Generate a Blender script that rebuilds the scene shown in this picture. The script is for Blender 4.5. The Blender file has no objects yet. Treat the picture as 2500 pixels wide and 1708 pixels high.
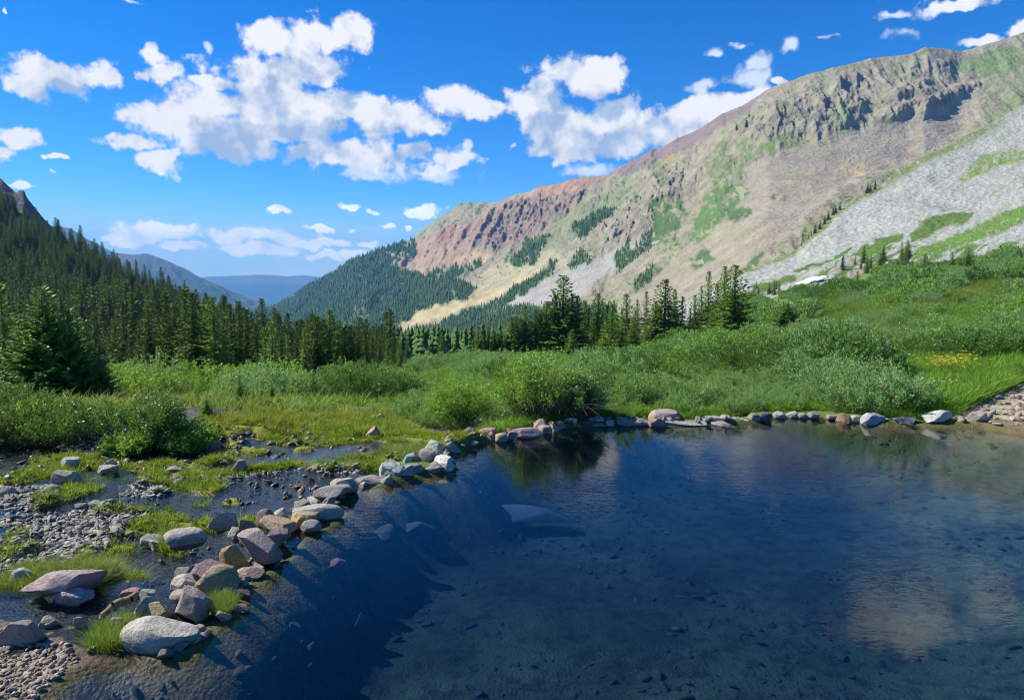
import bpy, math, random
import numpy as np
from math import radians as RAD, sin, cos, tan, pi
C = bpy.context.scene.collection
S = bpy.context.scene
# ------------------------------------------------------------------ camera, sky, sun, exposure
F_PX, CX, CY, HZ, CAM_H = 1690.0, 1250.0, 854.0, 665.0, 2.0
PITCH = math.atan((CY-HZ)/F_PX)
cam_d = bpy.data.cameras.new('camera'); cam = bpy.data.objects.new('camera', cam_d); C.objects.link(cam)
cam.location = (0,0,CAM_H); cam.rotation_euler = (pi/2-PITCH,0,0)
cam_d.sensor_width = 36.0; cam_d.lens = 36.0*F_PX/2500.0; cam_d.clip_start = 0.05; cam_d.clip_end = 60000
S.camera = cam
SUN_EL, SUN_AZ = RAD(42), math.atan2(-0.95, 0.22)      # azimuth measured from +Y towards +X
sun_dir = np.array([math.sin(SUN_AZ)*cos(SUN_EL), math.cos(SUN_AZ)*cos(SUN_EL), sin(SUN_EL)])
sd = bpy.data.lights.new('sun','SUN'); so = bpy.data.objects.new('sun', sd); C.objects.link(so)
sd.energy = 5.0; sd.angle = RAD(0.53); sd.color = (1.0,0.95,0.87)
from mathutils import Vector
so.rotation_euler = Vector(sun_dir.tolist()).to_track_quat('Z','Y').to_euler()
S.view_settings.view_transform = 'Standard'; S.view_settings.look = 'None'
S.view_settings.gamma = 1; S.view_settings.use_curve_mapping = False
S.view_settings.exposure = 0.85
S.cycles.max_bounces = 6; S.cycles.diffuse_bounces = 2; S.cycles.glossy_bounces = 3
S.cycles.transparent_max_bounces = 8; S.cycles.volume_bounces = 0
S.cycles.use_denoising = True; S.cycles.pixel_filter_type='BLACKMAN_HARRIS'; S.cycles.filter_width=1.1; S.cycles.caustics_reflective = False; S.cycles.caustics_refractive = False
S.cycles.sample_clamp_indirect = 4

DS = 2500/2324.0                                      # working pixel scale of the reference notes
def pix_to_sz(u, v):
    """reference pixel -> (x per metre of depth, z per metre of depth)"""
    cx = (np.asarray(u,float)-CX)/F_PX; cy = (CY-np.asarray(v,float))/F_PX
    d = cos(PITCH)+cy*sin(PITCH)
    return cx/d, (-sin(PITCH)+cy*cos(PITCH))/d
def project(x, y, z):
    x=np.asarray(x,float); y=np.asarray(y,float); z=np.asarray(z,float)-CAM_H
    f = y*cos(PITCH)-z*sin(PITCH); up = y*sin(PITCH)+z*cos(PITCH)
    f = np.where(f<1e-3,1e-3,f)
    return CX+F_PX*x/f, CY-F_PX*up/f
def on_plane(u, v, z0=0.0):
    s,t = pix_to_sz(u,v); y = (z0-CAM_H)/t
    return s*y, y

# node helpers
class N:
    def __init__(s, tree): s.t=tree; s.n=tree.nodes; s.l=tree.links
    def add(s, typ, **kw):
        n = s.n.new(typ)
        for k,v in kw.items(): setattr(n,k,v)
        return n
    def put(s, sock, v):
        if isinstance(v, bpy.types.NodeSocket): s.l.new(v, sock)
        else: sock.default_value = v
    def m(s, op, a, b=None, c=None, clamp=False):
        n = s.add('ShaderNodeMath', operation=op, use_clamp=clamp); s.put(n.inputs[0], a)
        if b is not None: s.put(n.inputs[1], b)
        if c is not None: s.put(n.inputs[2], c)
        return n.outputs[0]
    def v(s, op, a, b=None):
        n = s.add('ShaderNodeVectorMath', operation=op); s.put(n.inputs[0], a)
        if b is not None: s.put(n.inputs[1], b)
        return n.outputs['Value'] if op in ('LENGTH','DOT_PRODUCT') else n.outputs[0]
    def ss(s, x, a, b, lo=0.0, hi=1.0):
        n = s.add('ShaderNodeMapRange', interpolation_type='SMOOTHSTEP'); s.put(n.inputs[0], x)
        for i,q in zip((1,2,3,4),(a,b,lo,hi)): s.put(n.inputs[i], q)
        return n.outputs[0]
    def noise(s, vec, scale, detail=4, rough=0.5, dist=0.0, typ=None):
        n = s.add('ShaderNodeTexNoise'); 
        if typ: n.noise_type = typ
        if vec is not None: s.put(n.inputs['Vector'], vec)
        n.inputs['Scale'].default_value=scale; n.inputs['Detail'].default_value=detail
        n.inputs['Roughness'].default_value=rough; n.inputs['Distortion'].default_value=dist
        return n.outputs[0]
    def mix(s, f, a, b, blend='MIX'):
        n = s.add('ShaderNodeMix', data_type='RGBA', blend_type=blend); s.put(n.inputs[0], f)
        s.put(n.inputs[6], a); s.put(n.inputs[7], b); return n.outputs[2]
    def mapping(s, vec, scale=(1,1,1), rot=(0,0,0)):
        n = s.add('ShaderNodeMapping'); s.put(n.inputs[0], vec); n.inputs[3].default_value=scale; n.inputs[2].default_value=rot
        return n.outputs[0]
    def bump(s, h, strength, dist):
        n = s.add('ShaderNodeBump'); n.inputs['Strength'].default_value=strength; n.inputs['Distance'].default_value=dist
        s.put(n.inputs['Height'], h); return n.outputs[0]

w = bpy.data.worlds.new('World'); S.world = w; w.use_nodes = True
wt = w.node_tree; wt.nodes.clear(); W = N(wt)
sky = W.add('ShaderNodeTexSky', sky_type='NISHITA', sun_disc=False)
sky.sun_elevation = SUN_EL; sky.sun_rotation = SUN_AZ % (2*pi); sky.altitude = 3400; sky.air_density=1.0; sky.dust_density=0.4; sky.ozone_density=2.5
SKY_STR = 0.074
dirv = W.add('ShaderNodeTexCoord').outputs['Generated']
dirv = W.v('NORMALIZE', dirv)
sep = W.add('ShaderNodeSeparateXYZ'); W.l.new(dirv, sep.inputs[0])
az = W.m('ARCTAN2', sep.outputs[0], sep.outputs[1]); el = W.m('ARCSINE', sep.outputs[2])
comb = W.add('ShaderNodeCombineXYZ'); W.l.new(az, comb.inputs[0]); W.l.new(el, comb.inputs[1])
ang = comb.outputs[0]
# cumulus: each an ellipse (reference notes px: x, y, half width, half height) broken up by fractal noise
CLOUDS = [(480,235,110,46),(600,205,110,36),(640,240,90,40),(560,290,120,36),(1440,300,120,44),(1230,195,50,22),(120,170,112,46),(60,188,60,30),(235,168,60,26),(350,130,42,28),(368,165,52,28),(330,175,26,20),
 (800,72,62,42),(720,80,70,42),(640,100,92,48),(600,160,130,42),(720,160,80,36),(500,190,70,16),
 (560,240,130,44),(420,275,130,50),(300,325,70,22),(700,260,110,54),(520,330,110,40),(760,240,80,40),(880,268,120,42),(640,300,120,30),(1030,235,78,42),(1095,245,44,30),(960,280,70,26),
 (790,352,120,36),(700,345,50,22),(938,345,36,24),(1042,362,48,28),(970,385,60,16),(360,372,58,26),
 (1300,172,115,40),(1350,195,75,30),(1215,228,74,36),(1290,290,100,56),(1400,270,90,46),(1500,290,130,56),(1620,270,90,50),(1280,340,70,26),(1380,330,110,30),(1700,225,60,22),
 (55,318,58,28),(15,350,40,20),(137,358,26,9),(45,418,42,9),
 (632,474,42,9),(797,468,29,12),(840,484,13,5),(972,478,42,13),
 (370,525,110,19),(570,532,140,20),(720,548,80,13),(727,517,46,9),(590,566,90,13),(760,578,80,10),(840,552,32,10),(875,518,18,7),(925,515,9,4),(300,545,70,14),(430,560,80,12),(800,525,12,5),
 (2180,14,100,18),(2150,-264,170,90),(2330,-200,110,60),(2230,92,60,16),(2305,70,40,18),(15,18,14,9),(1775,190,18,10)]
WISPS = [(482,105,18,20),(2040,78,40,18),(1718,140,32,26),(1700,178,60,34),(1790,105,30,16),(2120,30,90,14),(1612,128,22,12),(2030,32,45,9),(290,4,24,7),(1070,330,20,10),(1600,190,50,14),(1350,385,60,16),(980,400,110,18),(820,395,90,14),(1680,100,20,8),(1160,335,14,9),(120,395,8,6),(1870,85,30,7)]
warp = W.add('ShaderNodeTexNoise'); W.l.new(dirv, warp.inputs['Vector']); warp.inputs['Scale'].default_value=30; warp.inputs['Detail'].default_value=3
wv = W.v('SUBTRACT', warp.outputs['Color'], (0.5,0.5,0.5))
angw = W.v('ADD', ang, W.v('MULTIPLY', wv, (0.045,0.032,0.0)))
def env_of(lst, vec, grow=1.0):
    cur = None
    for (x,y,hw,hh) in lst:
        x*=DS; y*=DS; hw*=DS*grow; hh*=DS*grow
        def ae(u,v):
            s_,t_ = pix_to_sz(u,v); n_=math.sqrt(s_*s_+1+t_*t_); return math.atan2(s_,1), math.asin(t_/n_)
        a0,e0 = ae(x,y); a1,_ = ae(x-hw,y); a2,_ = ae(x+hw,y); _,e1 = ae(x,y-hh); _,e2 = ae(x,y+hh)
        q = W.v('MULTIPLY', W.v('SUBTRACT', vec, (a0,e0,0)), (2/abs(a2-a1), 2/abs(e2-e1), 0))
        r = W.v('LENGTH', q)
        cur = r if cur is None else W.m('SMOOTH_MIN', cur, r, 0.2)
    return W.m('SUBTRACT', 1.0, cur)
E1 = env_of(CLOUDS, angw, 1.13)
E2 = env_of(WISPS, angw, 1.1)
# how much cloud lies between this point and the sun (up and to the left): the same field, shifted sunward
E3 = env_of([c for c in CLOUDS if c[2] >= 65 and c[3] >= 24], W.v('ADD', angw, (-0.012, 0.030, 0)), 1.1)
n0 = W.noise(dirv, 24, 9, 0.62)
n1 = W.noise(W.v('ADD', dirv, (-0.006, 0.0, 0.010)), 26, 5, 0.5)
D0 = W.m('ADD', E1, W.m('MULTIPLY', W.m('SUBTRACT', n0, 0.5), 2.35))
alpha = W.ss(D0, -0.02, 0.42)
D2 = W.m('ADD', W.m('MULTIPLY', E2, 1.0), W.m('MULTIPLY', W.m('SUBTRACT', n0, 0.5), 3.4))
alpha2 = W.ss(D2, 0.0, 0.9, 0.0, 0.9)
dif = W.m('MULTIPLY', W.m('SUBTRACT', n0, n1), 2.6)
D3 = W.m('ADD', E3, W.m("MULTIPLY", W.m("SUBTRACT", n1, 0.5), 1.6))
shade = W.ss(D3, -0.1, 0.75, 0.0, 0.78)
lit = W.m('SUBTRACT', W.m('ADD', 0.98, dif), shade, clamp=True)
skyc = W.add('ShaderNodeHueSaturation'); skyc.inputs['Hue'].default_value=0.505; skyc.inputs['Saturation'].default_value=1.42; skyc.inputs['Value'].default_value=1.15
W.l.new(sky.outputs[0], skyc.inputs['Color'])
skys = W.v('SCALE', skyc.outputs[0]); skys.node.inputs[3].default_value = SKY_STR
skys = W.v('MULTIPLY', skys, (0.70,1.06,1.22))
ccol = W.mix(lit, (0.22,0.29,0.41,1), (0.55,0.555,0.565,1))
ccol2 = (0.46,0.52,0.61,1)
# pale layered veil low over the far valley
veil = W.m('MULTIPLY', W.m('MULTIPLY', W.ss(el, 0.10, 0.03), W.ss(az, 0.12, -0.1)), W.ss(W.noise(W.mapping(dirv,(3,3,18)), 4, 5, 0.55), 0.30, 0.72, 0.1, 0.7))
hz = W.ss(el, 0.12, 0.0, 0.0, 0.7)
c0 = W.mix(hz, skys, (0.22,0.39,0.64,1))
c1 = W.mix(veil, c0, (0.41,0.49,0.62,1))
c2 = W.mix(alpha2, c1, ccol2)
lowc = W.ss(el, 0.16, 0.07)
ccol = W.mix(lowc, ccol, W.mix(lit, (0.42,0.50,0.62,1), (0.74,0.80,0.92,1)))
c3 = W.mix(alpha, c2, ccol)
bg = W.add('ShaderNodeBackground'); W.l.new(c3, bg.inputs[0]); bg.inputs[1].default_value = 1.0
wo = W.add('ShaderNodeOutputWorld'); W.l.new(bg.outputs[0], wo.inputs[0])
w.cycles.sampling_method='MANUAL'; w.cycles.sample_map_resolution=512
# ------------------------------------------------------------------ numeric helpers
def _hash(ix, iy, iz, seed):
    h = (ix.astype(np.uint32)*np.uint32(374761393) + iy.astype(np.uint32)*np.uint32(668265263) + iz.astype(np.uint32)*np.uint32(2147483647) + np.uint32((seed*1274126177) & 0xffffffff))
    h = (h ^ (h >> np.uint32(13)))*np.uint32(1274126177); h ^= h >> np.uint32(16); h = h*np.uint32(2246822519); h ^= h >> np.uint32(15)
    return (h & np.uint32(0xffffff)).astype(np.float32)/np.float32(0xffffff)
def vnoise(x, y, z=None, seed=0):
    """smooth value noise in -1..1"""
    x=np.asarray(x,np.float64); y=np.asarray(y,np.float64)
    xi=np.floor(x); yi=np.floor(y); fx=(x-xi).astype(np.float32); fy=(y-yi).astype(np.float32)
    fx=fx*fx*fx*(fx*(fx*6-15)+10); fy=fy*fy*fy*(fy*(fy*6-15)+10)
    xi=xi.astype(np.int64); yi=yi.astype(np.int64)
    if z is None:
        z0=np.zeros_like(xi)
        a=_hash(xi,yi,z0,seed); b=_hash(xi+1,yi,z0,seed); c=_hash(xi,yi+1,z0,seed); d=_hash(xi+1,yi+1,z0,seed)
        return ((a*(1-fx)+b*fx)*(1-fy)+(c*(1-fx)+d*fx)*fy)*2-1
    z=np.asarray(z,np.float64); zi=np.floor(z); fz=(z-zi).astype(np.float32); fz=fz*fz*(3-2*fz); zi=zi.astype(np.int64)
    r=0
    for k,wz in ((0,1-fz),(1,fz)):
        a=_hash(xi,yi,zi+k,seed); b=_hash(xi+1,yi,zi+k,seed); c=_hash(xi,yi+1,zi+k,seed); d=_hash(xi+1,yi+1,zi+k,seed)
        r=r+((a*(1-fx)+b*fx)*(1-fy)+(c*(1-fx)+d*fx)*fy)*wz
    return r*2-1
def fbm(x, y, z=None, oct=5, seed=0, gain=0.5, lac=2.03):
    s=0; a=1.0; t=0; f=1.0
    for i in range(oct):
        s=s+a*vnoise(np.asarray(x)*f+i*17.3, np.asarray(y)*f-i*9.1, None if z is None else np.asarray(z)*f, seed+i); t+=a; a*=gain; f*=lac
    return s/t
def ridged(x, y, z=None, oct=5, seed=0, gain=0.55, lac=2.1):
    s=0; a=1.0; t=0; f=1.0
    for i in range(oct):
        s=s+a*(1-2*np.abs(vnoise(np.asarray(x)*f+i*17.3, np.asarray(y)*f-i*9.1, None if z is None else np.asarray(z)*f, seed+i))); t+=a; a*=gain; f*=lac
    return s/t
def smooth(x, a, b):
    t=np.clip((x-a)/(b-a),0,1); return t*t*(3-2*t)
def poly_sd(px, py, poly):
    """signed distance to polygon, positive inside"""
    px=np.asarray(px,np.float64); py=np.asarray(py,np.float64)
    P=np.asarray(poly,float); d2=np.full(px.shape,1e18); ins=np.zeros(px.shape,bool)
    for i in range(len(P)):
        a=P[i]; b=P[(i+1)%len(P)]; ex,ey=b-a; wx=px-a[0]; wy=py-a[1]
        t=np.clip((wx*ex+wy*ey)/(ex*ex+ey*ey+1e-12),0,1)
        d2=np.minimum(d2,(wx-ex*t)**2+(wy-ey*t)**2)
        c=((a[1]<=py)&(b[1]>py))|((b[1]<=py)&(a[1]>py))
        if abs(ey)>1e-12: ins^= c&(px < a[0]+ex*(py-a[1])/ey)
    return np.where(ins,1,-1)*np.sqrt(d2)
def mesh_from(name, V, F, mats=(), cols=None, smooth_f=True, midx=None, attrs=None):
    me=bpy.data.meshes.new(name); V=np.ascontiguousarray(V,np.float32); F=np.ascontiguousarray(F,np.int32); k=F.shape[1]
    me.vertices.add(len(V)); me.vertices.foreach_set('co',V.ravel())
    me.loops.add(F.size); me.loops.foreach_set('vertex_index',F.ravel())
    me.polygons.add(len(F)); me.polygons.foreach_set('loop_start',np.arange(0,F.size,k,dtype=np.int32))
    if midx is not None: me.polygons.foreach_set('material_index',np.ascontiguousarray(midx,np.int32))
    for m_ in mats: me.materials.append(m_)
    me.update(calc_edges=True)
    if smooth_f: me.polygons.foreach_set('use_smooth',np.ones(len(F),bool))
    if cols is not None:
        a=me.color_attributes.new('Col','FLOAT_COLOR','POINT'); q=np.ones((len(V),4),np.float32); q[:,:cols.shape[1]]=cols; a.data.foreach_set('color',q.ravel())
    for kx,vv in (attrs or {}).items():
        a=me.attributes.new(kx,'FLOAT','POINT'); a.data.foreach_set('value',np.ascontiguousarray(vv,np.float32))
    return me
def grid_faces(nr, nc):
    i=np.arange(nr*nc).reshape(nr,nc)
    return np.stack([i[:-1,:-1],i[:-1,1:],i[1:,1:],i[1:,:-1]],-1).reshape(-1,4)
def link(name, me, parent=None, loc=(0,0,0), kind=None, label=None, cat=None, group=None):
    o=bpy.data.objects.new(name, me); C.objects.link(o); o.location=loc
    if parent is not None: o.parent=parent
    if kind: o['kind']=kind
    if label: o['label']=label
    if cat: o['category']=cat
    if group: o['group']=group
    return o
def new_mat(name):
    m=bpy.data.materials.new(name); m.use_nodes=True; m.node_tree.nodes.clear(); return m, N(m.node_tree)
def principled(T, col, rough=0.8, spec=0.3, normal=None):
    p=T.add('ShaderNodeBsdfPrincipled'); T.put(p.inputs['Base Color'],col); T.put(p.inputs['Roughness'],rough); T.put(p.inputs['Specular IOR Level'],spec)
    if normal is not None: T.put(p.inputs['Normal'],normal)
    return p
def out(T, sh, disp=None):
    o=T.add('ShaderNodeOutputMaterial'); T.l.new(sh,o.inputs[0]); return o

# ------------------------------------------------------------------ materials for land
def mountain_mat(name, scale, bumpd, contrast=0.5, detail2=True):
    m,T=new_mat(name); geo=T.add('ShaderNodeNewGeometry').outputs['Position']
    col=T.add('ShaderNodeVertexColor'); col.layer_name='Col'
    n1=T.noise(geo,scale,8,0.65); n2=T.noise(geo,scale*6,4,0.6)
    f=T.m('ADD',T.m('MULTIPLY',n1,1.1),T.m('MULTIPLY',n2,0.7)); f=T.m('ADD',T.m('MULTIPLY',T.m('SUBTRACT',f,0.9),contrast*2.2),1.0)
    c=T.v('SCALE',col.outputs[0]); T.put(c.node.inputs[3],f)
    p=principled(T,c,0.95,0.1,T.bump(T.m('ADD',n1,T.m('MULTIPLY',n2,0.35)),0.9,bumpd)); out(T,p.outputs[0]); return m
M_rock=mountain_mat('mountain_rock',0.03,9.0,0.5)
M_talus=mountain_mat('talus_rock',0.6,0.7,0.7)
M_far=mountain_mat('far_forest',0.01,25.0,0.5)

def blend_cols(base, layers):
    c=np.array(base,np.float32)
    for mask,colr in layers:
        mk=np.clip(mask,0,1)[:,None]; c=c*(1-mk)+np.array(colr,np.float32)*mk
    return c
def interp_prof(u, rows, k):
    return np.interp(u,rows[:,0],rows[:,k])

class Sheet:
    """hill flank: for each column u the foot (v,y) and the crest (v,y); surface rises between them and falls away behind"""
    def __init__(s, rows, back=0.35, bow=0.0, drop=0.6):
        if len(rows)>4:
            R_=np.array(rows,float); g=np.linspace(R_[0,0],R_[-1,0],1500); cols=[np.interp(g,R_[:,0],R_[:,k]) for k in range(1,5)]
            def sm(a,n):
                kk=np.hanning(n); kk/=kk.sum(); return np.convolve(np.pad(a,n//2,mode='edge'),kk,'valid')[:len(a)]
            rows=np.stack([g,sm(cols[0],161),sm(cols[1],161),sm(cols[2],9),sm(cols[3],161)],1)
        s.rows=rows; s.back=back; s.bow=bow; s.drop=drop
    def base(s, u, t):
        vb,yb,vt,yt=[interp_prof(u,s.rows,k) for k in (1,2,3,4)]
        tt=np.clip(t,0,1); v=vb+(vt-vb)*tt; y=yb+(yt-yb)*(tt+s.bow*tt*(1-tt))
        sx,tz=pix_to_sz(u,v); z=CAM_H+y*tz; x=sx*y
        over=np.clip(t-1,0,None); _,tzt=pix_to_sz(u,vt); H=np.abs(yt-yb)
        y=y+over*H; x=sx*y; z=z-over*H*s.drop
        under=np.clip(-t,0,None); y=y-under*H*0.3; x=sx*y; z=z-under*H*0.3
        return x,y,z,v
    def build(s, name, u0,u1,nu,nt, mat, disp, colf, tmax=None, tmin=-0.15):
        tmax=1+s.back if tmax is None else tmax
        u=np.linspace(u0,u1,nu); n1=int(nt*0.86); t=np.concatenate([np.linspace(tmin,1,n1),np.linspace(1,tmax,nt-n1+1)[1:]])
        T,U=np.meshgrid(t,u,indexing='ij'); T=T.ravel(); U=U.ravel()
        x,y,z,v=s.base(U,T); dx,dy,dz=disp(x,y,z,U,v,T)
        cols=colf(x,y,z,U/DS,v/DS,T)
        return link(name, mesh_from(name,np.stack([x+dx,y+dy,z+dz],1),grid_faces(nt,nu)[:,::-1],[mat],cols), kind='structure')
def D2(pts): return [(x*DS,y*DS) for x,y in pts]

# --- main mountain (reference px: displayed notes)
sky_c=[(400,790),(560,735),(600,710),(650,680),(700,650),(740,630),(800,592),(850,570),(900,552),(935,543),(960,520),(1000,495),(1045,465),(1130,460),(1160,450),(1210,430),(1240,425),(1300,413),(1340,404),(1375,402),(1420,375),(1480,345),(1540,315),(1590,292),(1640,258),(1690,235),(1745,200),(1790,185),(1850,165),(1920,150),(1990,135),(2060,130),(2100,112),(2180,118),(2250,100),(2324,75),(2420,40),(2600,10),(2900,-20)]
def yc_bot(x): return np.interp(x,[400,600,1000,1300,1700,2324,2900],[1900,1700,1000,700,450,640,760])
def yc_top(x): return np.interp(x,[400,600,1000,1300,1700,2324,2900],[3500,3200,2600,1900,1400,1300,1250])
def vb_c(x): return np.interp(x,[400,1100,1700,2324,2900],[830,830,790,700,690])
SH_C=Sheet([(x*DS,vb_c(x)*DS,yc_bot(x),v*DS,yc_top(x)) for x,v in sky_c])
polyC={
 'forest':[(380,800),(500,770),(600,712),(700,650),(800,592),(860,562),(935,543),(945,572),(905,600),(880,612),(960,628),(1010,605),(1090,588),(1095,600),(1040,640),(1080,655),(1050,680),(980,700),(930,725),(880,755),(860,775),(860,850),(380,850)],
 'tan':[(850,775),(900,738),(950,712),(1050,680),(1110,660),(1180,630),(1250,600),(1235,615),(1100,680),(1000,722),(900,765),(880,790)],
 'strip':[(870,800),(940,762),(1010,728),(1100,690),(1180,645),(1240,600),(1265,590),(1250,620),(1150,685),(1060,735),(960,785),(900,820)],
 'talus':[(1030,770),(1100,705),(1200,650),(1300,600),(1400,560),(1500,520),(1480,560),(1410,600),(1340,640),(1290,700),(1200,760),(1060,790)],
 'dark':[(860,850),(900,800),(980,765),(1080,715),(1170,690),(1260,690),(1400,700),(1400,850)],  # valley foot: cast shadow rendered as dark colour and trees
 'red':[(870,608),(920,555),(985,535),(1050,515),(1130,470),(1230,425),(1260,440),(1150,485),(1075,545),(1030,600),(985,625),(960,612),(930,600)],
 'knob':[(1225,448),(1240,427),(1310,412),(1375,402),(1335,432),(1260,458)],
 'purple':[(1060,560),(1100,510),(1170,460),(1230,450),(1320,440),(1310,470),(1250,505),(1200,545),(1130,572)],
 'reddot':[(1000,540),(1030,520),(1020,550),(990,565),(970,580),(985,555)],
 'k1':[(1480,462),(1540,445),(1560,470),(1550,512),(1500,545),(1440,592),(1400,612),(1430,572),(1480,520)],
 'k2':[(1600,435),(1690,410),(1700,440),(1640,500),(1600,545),(1560,560),(1580,500)],
 'k3':[(1560,592),(1600,558),(1620,590),(1575,612)],'k4':[(1650,480),(1700,468),(1712,492),(1660,512)],'k5':[(1748,440),(1782,444),(1776,457),(1750,456)],
 'k6':[(1435,640),(1500,600),(1520,592),(1470,642),(1440,660)],'k7':[(1395,575),(1430,543),(1435,590),(1400,600)],'k8':[(1285,592),(1320,568),(1342,588),(1300,604)],
 'k9':[(1160,590),(1200,545),(1245,545),(1220,600),(1170,605)],'k10':[(1300,520),(1380,470),(1400,480),(1320,540)],'k11':[(1680,610),(1740,560),(1730,590),(1690,640)],
 'gtint':[(1640,330),(1800,300),(1850,320),(1740,360),(1700,400),(1620,425),(1590,380)],'gtint2':[(1250,500),(1400,430),(1420,460),(1330,520),(1220,600)],
 'gtint3':[(2150,150),(2300,100),(2324,160),(2260,170)],'gtint4':[(1730,230),(1800,250),(1850,290),(1800,280)],
 'buttress':[(2030,440),(2150,380),(2200,300),(2240,220),(2330,80),(2900,-50),(2900,400),(2330,260)],
 'cliff1':[(1640,290),(1700,250),(1800,240),(1900,215),(1960,230),(1950,275),(1880,300),(1760,312),(1690,318)],
 'cliff2':[(1990,275),(2000,240),(2060,185),(2130,215),(2200,170),(2220,190),(2150,240),(2080,262)],
 'cliff3':[(1400,480),(1450,420),(1560,380),(1600,400),(1480,475),(1415,525)],'cliff4':[(1380,430),(1420,378),(1480,348),(1480,365),(1420,400)],
 'cliff5':[(1360,520),(1470,460),(1480,520),(1380,560)],'cliff6':[(1880,180),(1950,175),(1960,200),(1890,200)],
 'scree':[(1780,335),(1900,305),(2050,275),(2150,240),(2215,190),(2230,270),(2110,360),(1960,400),(1850,480),(1760,560),(1700,625),(1600,650),(1560,720),(1380,720),(1500,610),(1560,560),(1640,500),(1660,440),(1700,370)],
 'scree2':[(1120,600),(1200,600),(1250,570),(1300,590),(1150,660),(1080,690),(1060,650)],
 'scree3':[(910,620),(1000,610),(1060,570),(1120,580),(1100,600),(1000,625),(960,635),(900,660),(1050,640),(1040,655)],
 'yel':[(1890,375),(1960,362),(2005,372),(1965,390),(1930,392)],'yel2':[(1505,372),(1530,352),(1535,362),(1515,385)],
 'greytop':[(1370,402),(1420,375),(1640,258),(1745,200),(1690,262),(1560,335),(1450,400)],
 'bowlg':[(1740,350),(1900,330),(2000,340),(1900,360),(1800,400),(1750,420)],
}
def masksC(xd, yd, names, warp=9, soft=5, seed=3):
    wx=xd+warp*fbm(xd/22,yd/22,oct=4,seed=seed); wy=yd+warp*fbm(xd/22+50,yd/22,oct=4,seed=seed+9)
    return {n: smooth(poly_sd(wx,wy,polyC[n]),-soft,soft) for n in names}
_mc={}
def cliffmask(xd,yd):
    mk=masksC(xd,yd,['cliff1','cliff2','cliff3','cliff4','cliff5','cliff6','purple','reddot'],14,14,5)
    c=0
    for k in mk: c=np.maximum(c,mk[k])
    return c
def dispC(x,y,z,u,v,t):
    xd,yd=u/DS,v/DS; cl=cliffmask(xd,yd); sc=masksC(xd,yd,['scree','scree2','scree3','talus','tan'],8,22,7)
    smo=np.maximum.reduce([sc[k] for k in sc]); edge=smooth(t,0,0.1)
    fall=x*0.35+y*0.94
    rough=(1-smo)*(0.55+0.45*smooth(fbm(x/300,y/300,oct=3,seed=4),-0.3,0.4))
    r=ridged(x/150,z/170,y/300,oct=6,seed=11,gain=0.62)*19*rough
    g=ridged((x-y*0.25)/60,z/320,y/400,oct=4,seed=21)*15*(rough+0.12)
    c=(ridged(x/30,z/46,y/60,oct=6,seed=31,gain=0.6)*15+ridged((x-y*0.3)/13,z/34,y/40,oct=3,seed=33)*5)*cl
    fine=fbm(x/12,z/12,y/20,oct=3,seed=41)*3.6*rough
    big=fbm(x/420,y/420,oct=3,seed=51)*30
    swale=smo*(fbm((x+y)/140,z/240,oct=3,seed=61)*9)
    d=(r+g+c+fine+big*0.6+swale)*edge
    fadetop=1-0.55*smooth(t,0.93,1.0)
    d=d*fadetop*np.clip(y/1500,0.45,1.4)
    return -0.25*d*0, -0.75*d, 0.62*d
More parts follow.
